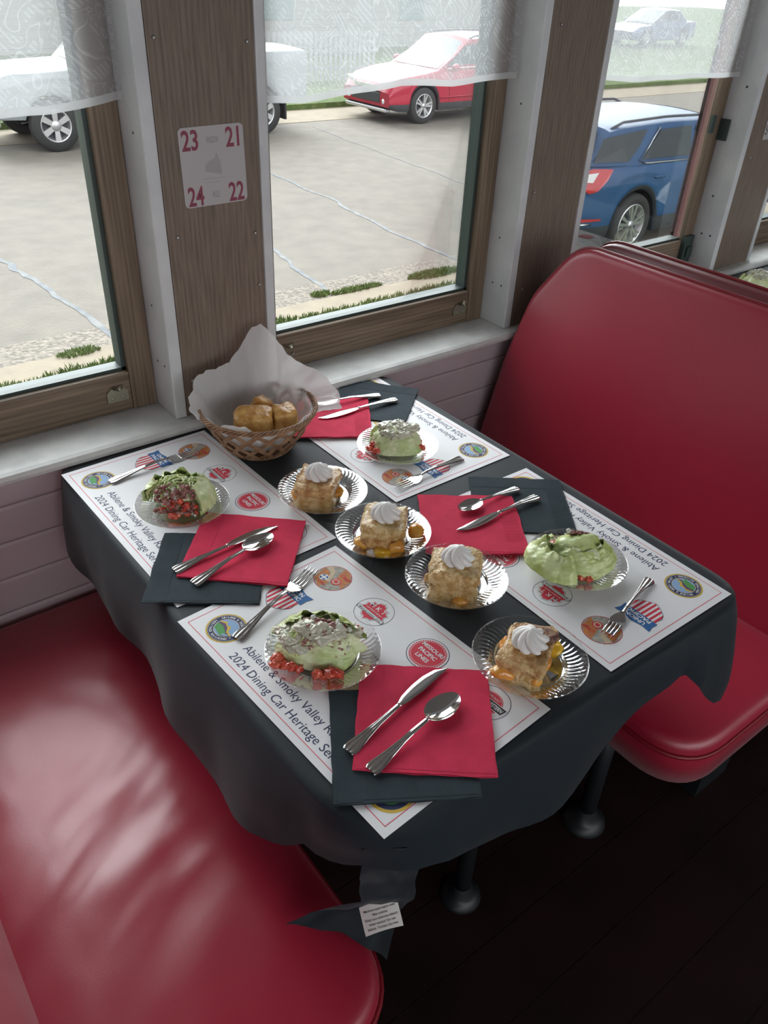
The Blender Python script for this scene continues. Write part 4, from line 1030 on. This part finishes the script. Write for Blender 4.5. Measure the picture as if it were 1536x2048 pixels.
# far table: salad, basket
salad((1.905, -.150), va, 2, 'salad topped with crumbs on the far table at the right edge', .7520)
basket((2.262, -.135, .7500), 'wicker basket at the right edge on the far table')
liner((2.262, -.135, .7520), 'white paper liner in the far basket at the right edge', lambda dg: (.14 + .02 * math.sin(math.radians(dg * 3)), .12 + .03 * math.sin(math.radians(dg * 4))))

# ------------------------------------------------------------------ outside
G = -1.35
def slab(name, x0, x1, y0, y1, z, m, lab=None):
    b = MB(); b.box(x0, x1, y0, y1, z - .3, z); o = struct(b, name, m)
    if lab: o['label'] = lab
    return o
slab('ground_verge', -15, 60, .3, 4.86, G + .02, M_turf, 'grass verge between the train and the gutter')
slab('gutter_near', -15, 60, 4.86, 5.27, G + .01, M_conc)
slab('gravel_shoulder', -15, 60, 5.27, 5.72, G + .002, M_gravel)
slab('street', -15, 60, 5.72, 14.3, G, M_asph, 'weathered pale street')
slab('gutter_far', -15, 60, 14.3, 15.72, G + .01, M_conc)
slab('ground_lawn', -30, 90, 15.72, 60, G + .12, M_turf)
# sealed cracks
def crack(pts, wd, seed):
    b = MB(); n = 90; random.seed(seed)
    def c_(t):
        y = lerp(pts[0][1], pts[-1][1], t); x = interp(y, sorted([(p[1], p[0]) for p in pts])); return x + .10 * nz(y * 1.1, seed) + .04 * nz(y * 5, seed + 4), y
    vs = []
    for i in range(n + 1):
        x, y = c_(i / n); w_ = wd * (.7 + .9 * abs(nz(y * 2.5, seed + 9))); vs += [(x - w_, y, G + .004), (x + w_, y, G + .004)]
    b.add(vs, [(2 * i, 2 * i + 1, 2 * i + 3, 2 * i + 2) for i in range(n)]); o = struct(b, 'pavement_crack', M_tar); return o
crack([(1.60, 8.1), (1.75, 6.9), (1.82, 5.40)], .035, 1); crack([(1.3, 14.2), (1.6, 8.1)], .02, 2)
crack([(4.39, 6.95), (4.21, 6.1), (4.15, 5.43)], .032, 3); crack([(4.6, 14.2), (4.39, 6.95)], .022, 4)
crack([(6.45, 10.5), (6.29, 8.46), (6.1, 6.7), (6.07, 5.44)], .030, 5); crack([(9.4, 13.8), (9.0, 10.5), (8.7, 7)], .015, 6)
def blades(name, regs, n, seed, h, label):
    random.seed(seed); b = MB(); tot = sum(r[4] for r in regs)
    for r in regs:
        for k in range(int(n * r[4] / tot)):
            if len(r) > 5: a = random.uniform(0, 6.28); q = math.sqrt(random.random()); x = (r[0] + r[1]) / 2 + (r[1] - r[0]) / 2 * q * math.cos(a); y = (r[2] + r[3]) / 2 + (r[3] - r[2]) / 2 * q * math.sin(a); zb_ = G + .005
            else:
                x = random.uniform(r[0], r[1]); y = random.uniform(r[2], r[3] + .10 * nz(x * 1.7, 4) + .07 * nz(x * 6, 2)); zb_ = G + .02
            hh = h * random.uniform(.5, 1.3); a = random.uniform(0, 6.28); dx, dy = .007 * math.cos(a), .007 * math.sin(a); lx, ly = random.uniform(-.03, .03), random.uniform(-.03, .03)
            b.add([(x - dx, y - dy, zb_ - .01), (x + dx, y + dy, zb_ - .01), (x + lx * .5 + dx * .7, y + ly * .5 + dy * .7, zb_ + hh * .6), (x + lx * .5 - dx * .7, y + ly * .5 - dy * .7, zb_ + hh * .6), (x + lx, y + ly, zb_ + hh)], [(0, 1, 2, 3), (3, 2, 4)], 0, True)
    return tag(b.build(name, M_grass), label, 'grass', kind='stuff')
blades('verge_grass', [(0.2, 7.5, 4.35, 4.90, 6), (7.5, 11.5, 4.0, 4.45, 2)], 26000, 1, .055, 'mown grass strip beside the gutter just outside the windows')
blades('gutter_weeds', [(5.1, 5.85, 5.18, 5.42, 3, 1), (4.1, 4.75, 5.26, 5.40, 1.5, 1), (3.9, 4.12, 5.32, 5.46, .6, 1), (1.25, 1.62, 5.16, 5.32, 1, 1)], 2600, 2, .03, 'patches of green weeds growing along the gravel edge of the gutter')
blades('far_lawn_grass', [(5, 14, 15.75, 17.2, 1)], 9000, 3, .07, 'bright lawn edge beyond the far gutter')

def P_(x, pts): return interp(x, pts)
def wheel(root, x, y, side, R, rr, kind):
    """side = -1 faces -y; built about the hub"""
    w_ = empty('wheel', (x, y, R)); w_.parent = root
    b = MB(); hw = .115
    b.lathe([(rr, -hw * .8), (rr + .02, -hw * .95), (R * .88, -hw), (R * .97, -hw * .80), (R, -hw * .5), (R, hw * .5), (R * .97, hw * .8), (rr, hw * .9)], 48, axis='y'); b.build('tyre', M_tyre, w_)
    b = MB(); f = side * hw
    b.lathe([(rr + .004, f * .78), (rr - .004, f * .90), (rr - .018, f * .88), (rr - .03, f * .55), (rr - .05, f * .2)], 48, axis='y')
    def spoke(a, wa, wb, yy=.80, r0=.03, r1=None):
        r1 = r1 or rr - .012; ca, sa = math.cos(a), math.sin(a)
        pts = [(r0, -wa), (r1, -wb), (r1, wb), (r0, wa)]
        v = [(p * ca - q * sa, f * (yy if i in (0, 3) else .86), p * sa + q * ca) for i, (p, q) in enumerate(pts)] + [(p * ca - q * sa, f * .35, p * sa + q * ca) for p, q in pts]
        b.add(v, [(0, 1, 2, 3), (4, 7, 6, 5), (0, 4, 5, 1), (1, 5, 6, 2), (2, 6, 7, 3), (3, 7, 4, 0)], 0, False)
    if kind == 'six':
        for k in range(6): spoke(k * PI / 3 + PI / 6, .036, .048)
        b.lathe([(.0005, f * .95), (.055, f * .93), (.085, f * .80), (.085, f * .4)], 24, axis='y')
    elif kind == 'y':
        for k in range(5):
            for s in (-.20, .20): spoke(k * 2 * PI / 5 + .3 + s, .015, .020)
        for k in range(10): spoke(k * 2 * PI / 10 + .1, .008, .014, r0=.13)
        b.lathe([(.0005, f * .86), (.05, f * .84), (.06, f * .5)], 20, axis='y')
    else:
        for k in range(5):
            for s in (-.17, .17): spoke(k * 2 * PI / 5 + .5 + s, .022, .018)
        b.lathe([(.0005, f * .88), (.045, f * .86), (.06, f * .5)], 20, axis='y')
    b.build('rim', M_alloy, w_)
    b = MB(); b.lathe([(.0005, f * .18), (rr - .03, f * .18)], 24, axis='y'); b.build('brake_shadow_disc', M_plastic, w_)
    return w_

def car(name, loc, ang, L, W, top, bot, belt, roofz, gh, wheels, R, rr, kind, paint, label, cat, opts):
    """x runs rear(0) -> front(L). gh = (rear base x, rear roof x, front roof x, front base x)"""
    root = empty(name, loc, ang)
    hw = W / 2
    plan = lambda x: 1 - .10 * max(0, (abs(x - L / 2) - L * .30) / (L * .20)) ** 2.2
    def zb(x):
        z = P_(x, bot)
        for wx in wheels:
            d_ = abs(x - wx); ra = R * 1.16
            if d_ < ra: z = max(z, R + math.sqrt(ra * ra - d_ * d_) * .98)
        return z
    NX = 120
    prof = [(0, .96), (.10, .99), (.30, 1.0), (.55, .995), (.75, 1.0), (.90, .975), (1.0, .93)]
    b = MB()
    def Pb(u, v):
        x = L * u; zt = P_(x, top); z0 = min(zb(x), zt - .06); s = v * 2 - 1; pl = hw * plan(x)
        # v: 0..1 around from left sill over the top to right sill
        if v < .42: t = v / .42; return (x, pl * interp(t, prof), lerp(z0, zt, t))
        if v > .58: t = (1 - v) / .42; return (x, -pl * interp(t, prof), lerp(z0, zt, t))
        q = (v - .42) / .16; return (x, lerp(pl * .93, -pl * .93, q), zt + .03 * math.sin(q * PI))
    b.grid(Pb, NX, 62)
    b.grid(lambda u, v: (L * u, lerp(1, -1, v) * hw * plan(L * u) * .96, zb(L * u)), NX, 2, mi=1)
    for e in (0, 1):
        b.grid(lambda u, v, e=e: (L * e, Pb(e, .42 * v)[1] * lerp(1, -1, u), Pb(e, .42 * v)[2]), 2, 10)
    b.build('body_shell', [paint, M_black], root)
    # lower cladding
    if opts.get('clad'):
        b = MB()
        for sg in (1, -1):
            def Pc(u, v):
                x = L * u; z0 = zb(x); z1 = max(z0 + .05, opts['clad'])
                arch = z0 > P_(x, bot) + .02
                z1 = z0 + .06 if arch else min(z1, opts['clad'])
                z = lerp(z0, z1, v); t = (z - z0) / max(.1, P_(x, top) - z0)
                return (x, sg * (hw * plan(x) * interp(t, prof) + .008), z)
            b.grid(Pc, NX, 3)
        b.build('lower_cladding', M_plastic, root)
    # greenhouse
    xa, xb_, xc, xd = gh; wb = hw * .905; wr = hw * .80
    def GS(x, t, sg=1):               # side surface, t: 0 belt -> 1 roof edge
        zz = lerp(P_(x, belt), P_(x, roofz), t); return (x, sg * lerp(wb * plan(x), wr, t ** 1.15), zz)
    def xr(u, t): return lerp(lerp(xa, xb_, t), lerp(xd, xc, t), u)
    b = MB()
    for sg in (1, -1): b.grid(lambda u, v, sg=sg: GS(xr(u, v), v, sg), 40, 10)
    b.grid(lambda u, v: (xr(u, 1), lerp(wr, -wr, v), P_(xr(u, 1), roofz) + .06 * math.sin(v * PI) ** .6), 40, 20)
    for e in (0, 1): b.grid(lambda u, v, e=e: (xr(e, v) + (.05 if e else -.05) * math.sin(u * PI) * (1), lerp(1, -1, u) * GS(xr(e, v), v)[1], GS(xr(e, v), v)[2] + .06 * math.sin(u * PI) ** .6 * v), 16, 10)
    b.build('cabin_shell', paint, root)
    def panel(nm, pts, m, off=.02, sg=1):        # polygon in (x, t) on the side
        b = MB(); vs = [Vector(GS(x, t, sg)) + Vector((0, sg * off, off * .5)) for x, t in pts]; n = len(vs)
        c = sum(vs, Vector()) / n; b.add(vs + [c], [(i, (i + 1) % n, n) for i in range(n)], 0, False); return b.build(nm, m, root)
    for sg in (1, -1):
        for (pts, trim) in opts['side']:
            pane_ = panel('side_window', pts, M_cglass if not opts.get('lightglass') else M_cglassl, .022, sg)
        if opts.get('chrome'):
            b = MB(); b.tube([Vector(GS(x, t, sg)) + Vector((0, sg * .016, .006)) for x, t in opts['chrome']], .013, 6); b.build('window_chrome', M_chrome, root)
        if opts.get('rails'):
            b = MB(); x0, x1 = opts['rails']; b.tube([(x, sg * wr * .93, P_(x, roofz) + (.055 if 0 < k < 10 else .01)) for k, x in enumerate([lerp(x0, x1, i / 10) for i in range(11)])], .016, 8); b.build('roof_rail', M_plastic, root)
        for hx in opts.get('handles', []):
            zz = P_(hx, belt) - .12; b = MB(); y = sg * (hw * plan(hx) * .99 + .018); b.tube([(hx - .10, y - sg * .03, zz), (hx - .08, y, zz), (hx + .08, y, zz), (hx + .10, y - sg * .03, zz)], .016, 8); b.build('door_handle', paint, root)
        for sx in opts.get('seams', []):
            b = MB(); pts = []
            for i in range(9):
                t = i / 8; z0 = max(zb(sx), .3); zz = lerp(z0, P_(sx, belt), t); pts.append((sx, sg * (hw * plan(sx) * interp((zz - z0) / max(.1, P_(sx, top) - z0), prof) + .002), zz))
            b.tube(pts, .004, 5); b.build('door_gap', M_black, root)
        b = MB(); mx = gh[3] - .35; b.blob((mx, sg * (hw + .10), P_(mx, belt) + .06), .10, (.8, 1, .75), 1, .1, 10); b.build('wing_mirror', paint, root)
        for wx in wheels: wheel(root, wx, sg * (hw - .125), sg, R, rr, kind)
    def endpane(nm, e, t0, t1, wsc, m):
        def Q(u, v):
            t = lerp(t0, t1, v); x, y, z = GS(xr(e, t), t); s = (1 if e else -1)
            return (x + s * (.05 * math.sin(u * PI) + .012), lerp(1, -1, u) * y * wsc, z + .06 * math.sin(u * PI) ** .6 * t + .006)
        b = MB(); b.grid(Q, 14, 6); return b.build(nm, m, root)
    if opts.get('rearglass', 1): endpane('rear_window', 0, .12, .86, .90, M_cglass)
    endpane('windscreen', 1, .06, .92, .92, M_cglassl)
    opts['extra'](root, hw, plan, P_, GS, xr) if opts.get('extra') else None
    return tag(root, label, cat)

def extra_blue(root, hw, plan, P_, GS, xr):
    for sg in (1, -1):
        b = MB()                                       # wrap-around tail lamp
        pts = [(-.012, 1.03), (-.012, .86), (.10, .80), (.22, .82), (.34, .93), (.42, 1.04), (.30, 1.05), (.12, 1.06)]
        f = lambda x, z: (x, sg * (hw * plan(max(0, x)) * interp((z - .5) / .6, [(0, 1), (.55, .998), (.75, 1.0), (.90, .975), (1.0, .94)]) + .012), z)
        v = [f(*p) for p in pts]; b.add(v, [tuple(range(len(v)))], 0, False)
        b.prism([(sg * y, z) for y, z in ((hw * .90 + .01, 1.03), (hw * .90 + .01, .86), (hw * .60, .87), (hw * .52, .98), (hw * .60, 1.02))], -.030, .01, f=lambda y, z, x: (x, y, z))
        tl = b.build('tail_lamp', M_tail, root)
        b = MB(); b.add([f(*p) for p in ((.03, 1.01), (.02, .93), (.12, .92), (.20, 1.02))], [(0, 1, 2, 3)], 0, False)
        for q in range(4): b.v[q] = (b.v[q][0], b.v[q][1] + sg * .004, b.v[q][2])
        b.build('reversing_lamp', M_lamp, tl)
        b = MB(); b.tube([(.02, sg * (hw * plan(0) + .004), .46), (.22, sg * (hw * plan(.1) + .012), .455)], .014, 6); b.tube([(-.02, sg * hw * .88, .46), (-.03, sg * hw * .5, .45), (-.03, 0, .45)], .014, 6); b.build('bumper_chrome', M_chrome, root)
        b = MB(); b.add([(.02, sg * (hw * .94 + .006), .535), (.02, sg * (hw * .94 + .006), .50), (.30, sg * (hw + .008), .50), (.30, sg * (hw + .008), .52)], [(0, 1, 2, 3)], 0, False); b.build('side_reflector', M_tail, root)
    b = MB(); b.box(-.035, -.0, -hw * .82, hw * .82, .50, .74); b.build('rear_bumper_panel', M_blue, root, bevel=.03)
    b = MB(); b.prism([(.02, 1.42), (.40, 1.465), (.40, 1.43), (.02, 1.39)], -hw * .64, hw * .64, f=lambda x, z, y: (x - .02, y, z)); b.build('rear_spoiler', M_blue, root)
BT = [(0, 1.08), (1.1, 1.02), (2.2, .99), (3.3, .97), (4.6, .80)]
TOP = [(0, 1.06), (.9, 1.03), (3.1, .985), (3.35, 1.00), (3.6, .97), (4.3, .86), (4.55, .74), (4.65, .60)]
BOT = [(0, .42), (.35, .30), (1.0, .24), (3.6, .24), (4.4, .28), (4.65, .40)]
RZ = [(.15, 1.37), (.6, 1.42), (1.5, 1.44), (2.3, 1.42), (2.9, 1.35)]
side_blue = [([(.16, .10), (.30, .84), (1.06, .90), (.90, .45), (.72, .10)], 0),
             ([(.98, .14), (1.32, .84), (1.92, .88), (1.92, .14)], 1), ([(2.02, .14), (2.02, .88), (2.60, .84), (3.10, .14)], 1)]
BLUEX, BLUEY = 8.024 - .95, 4.673 + .92 - .04
car('parked_suv', (BLUEX, BLUEY, G), 0, 4.65, 1.84, TOP, BOT, BT, RZ, (.10, .42, 2.55, 3.30), (.95, 3.67), .36, .245, 'y', M_blue,
    'blue SUV parked on the near side of the street, seen through the right window', 'car',
    dict(side=side_blue, chrome=[(1.30, .90), (.94, .10), (1.06, .04), (3.1, .03)], rails=(.5, 2.4), handles=[1.28, 2.2], seams=[1.96, 3.0], clad=.42, extra=extra_blue))

def extra_red(root, hw, plan, P_, GS, xr):
    L = 4.52
    for sg in (1, -1):
        b = MB(); b.tube([(L - .20, sg * hw * .72, .44), (L + .012, sg * hw * .66, .44)], .05, 12); b.build('fog_lamp', M_lamp, root)
        b = MB(); b.prism([(sg * .50, .70), (sg * .78, .74), (sg * .83, .80), (sg * .52, .77)], L - .35, L + .01, f=lambda y, z, x: (x - abs(y) * .12, y, z)); b.build('headlamp', M_lamp, root)
        b = MB(); b.tube([(1.0, sg * (hw + .004), .52), (3.2, sg * (hw + .006), .50)], .02, 6); b.build('door_moulding', M_carred, root)
    b = MB(); b.box(L - .05, L + .018, -.50, .50, .40, .60); b.build('lower_grille', M_plastic, root, bevel=.02)
    b = MB(); b.box(L - .05, L + .02, -.42, .42, .66, .72); b.build('upper_grille', M_chrome, root)
    b = MB(); b.box(L - .12, L + .03, -.72, .72, .24, .31); b.build('skid_strip', M_alloy, root, bevel=.02)
RT = [(0, 1.06), (.9, 1.04), (2.9, 1.00), (3.25, 1.00), (3.7, .95), (4.2, .86), (4.42, .74), (4.52, .60)]
car('parked_suv', (11.819 + 3.62, 13.151 + .93 - .04, G), PI, 4.52, 1.84, RT, [(0, .42), (.35, .30), (3.5, .24), (4.3, .26), (4.52, .34)], [(0, 1.10), (1.1, 1.05), (3.2, 1.0), (4.5, .8)],
    [(.15, 1.50), (.6, 1.56), (1.5, 1.58), (2.3, 1.55), (2.8, 1.46)], (.08, .40, 2.35, 3.25), (.93, 3.62), .35, .235, 'star', M_carred,
    'red SUV parked across the street, seen under the middle lace valance', 'car',
    dict(side=[([(.32, .2), (.45, .8), (.95, .85), (.95, .15)], 0), ([(1.05, .14), (1.05, .88), (1.85, .88), (1.85, .14)], 1), ([(1.95, .14), (1.95, .88), (2.45, .84), (3.02, .14)], 1)],
         chrome=[(.4, .04), (3.0, .03)], rails=(.5, 2.3), handles=[1.2, 2.1], seams=[1.9, 2.95], clad=.40, extra=extra_red))
def extra_truck(root, hw, plan, P_, GS, xr):
    L = 5.9
    b = MB(); b.box(.10, 1.75, -hw * .80, hw * .80, 1.0, 1.38); b.build('bed_opening', M_black, root)
    b = MB(); b.box(L - .10, L + .12, -.95, .95, .42, .62); b.build('front_bumper', M_alloy, root, bevel=.03)
    for sg in (1, -1):
        b = MB(); b.box(.52, .56, sg * (hw - .16) - .14, sg * (hw - .16) + .14, .25, .70); b.box(4.36 - .0, 4.39, sg * (hw - .16) - .14, sg * (hw - .16) + .14, .30, .62); b.build('mudflap', M_black, root)
        b = MB(); b.tube([(1.9, sg * (hw + .05), .45), (3.9, sg * (hw + .05), .45)], .045, 8); b.build('side_step', M_alloy, root)
car('parked_pickup', (4.091 + 4.95, 13.378 + 1.0 - .03, G), PI, 5.9, 2.0, [(0, 1.40), (1.9, 1.40), (1.95, 1.25), (4.2, 1.22), (5.5, 1.16), (5.85, 1.06), (5.9, .9)],
    [(0, .60), (.6, .52), (5.2, .50), (5.9, .52)], [(0, 1.38), (2, 1.25), (4.2, 1.22)], [(1.8, 1.86), (3.4, 1.93), (3.9, 1.86)], (1.85, 1.98, 3.55, 4.25), (1.04, 4.95), .40, .255, 'six', M_carw,
    'pale pickup truck parked across the street behind the left lace valance', 'truck',
    dict(side=[([(2.1, .2), (2.1, .85), (2.85, .85), (2.85, .2)], 0), ([(2.95, .2), (2.95, .85), (3.5, .82), (3.95, .2)], 0)], handles=[2.3, 3.1], seams=[2.9, 4.0], extra=extra_truck))
car('parked_sedan', (38.3, 25.6, G + .12), PI, 4.6, 1.8, [(0, .98), (1.0, .98), (3.0, .93), (4.1, .80), (4.6, .58)], [(0, .38), (.5, .25), (4.2, .25), (4.6, .36)], [(0, .98), (3.3, .93)], [(1.2, 1.40), (2.0, 1.44), (2.6, 1.40)],
    (.75, 1.35, 2.4, 3.35), (.95, 3.7), .33, .22, 'star', M_carn, 'slate blue car in the distance behind the right lace valance', 'car',
    dict(side=[([(1.2, .15), (1.5, .85), (1.85, .87), (1.85, .15)], 0), ([(1.95, .15), (1.95, .87), (2.4, .85), (3.0, .15)], 0)]))

# fence, house and shrub far beyond the lawn, seen only through the lace
f_ = empty('picket_fence', (12, 19, G + .12)); tag(f_, 'grey board fence beyond the far lawn, seen through the lace', 'fence')
M_fence = mat('fence_grey', (.33, .33, .34), .8)
b = MB()
for k in range(34): b.box(-2.5 + k * .16, -2.40 + k * .16, 0, .02, 0, 1.15)
b.build('pickets', M_fence, f_)
b = MB()
for z in (.25, .65, 1.0): b.box(-2.6, 3.0, .02, .06, z, z + .08)
b.build('rails', M_fence, f_)
h_ = empty('house', (20, 27, G + .12)); tag(h_, 'pale house across the street seen through the lace valances', 'building')
b = MB()
for k in range(24): b.box(-14, 14, -.01 * (k % 2) - .01, .3, k * .13, (k + 1) * .13)
b.build('siding_wall', M_siding, h_)
for k, x in enumerate((-9, -4, 2, 8)):
    b = MB(); b.box(x, x + 1.2, -.05, 0, .9, 2.3); wn = b.build('window', M_cglassl, h_)
b = MB(); b.prism([(-1.0, 3.1), (3.5, 5.2), (6, 5.2), (6, 3.1)], -14.5, 14.5, f=lambda y, z, x: (x, y, z)); b.build('roof', M_bark, h_)
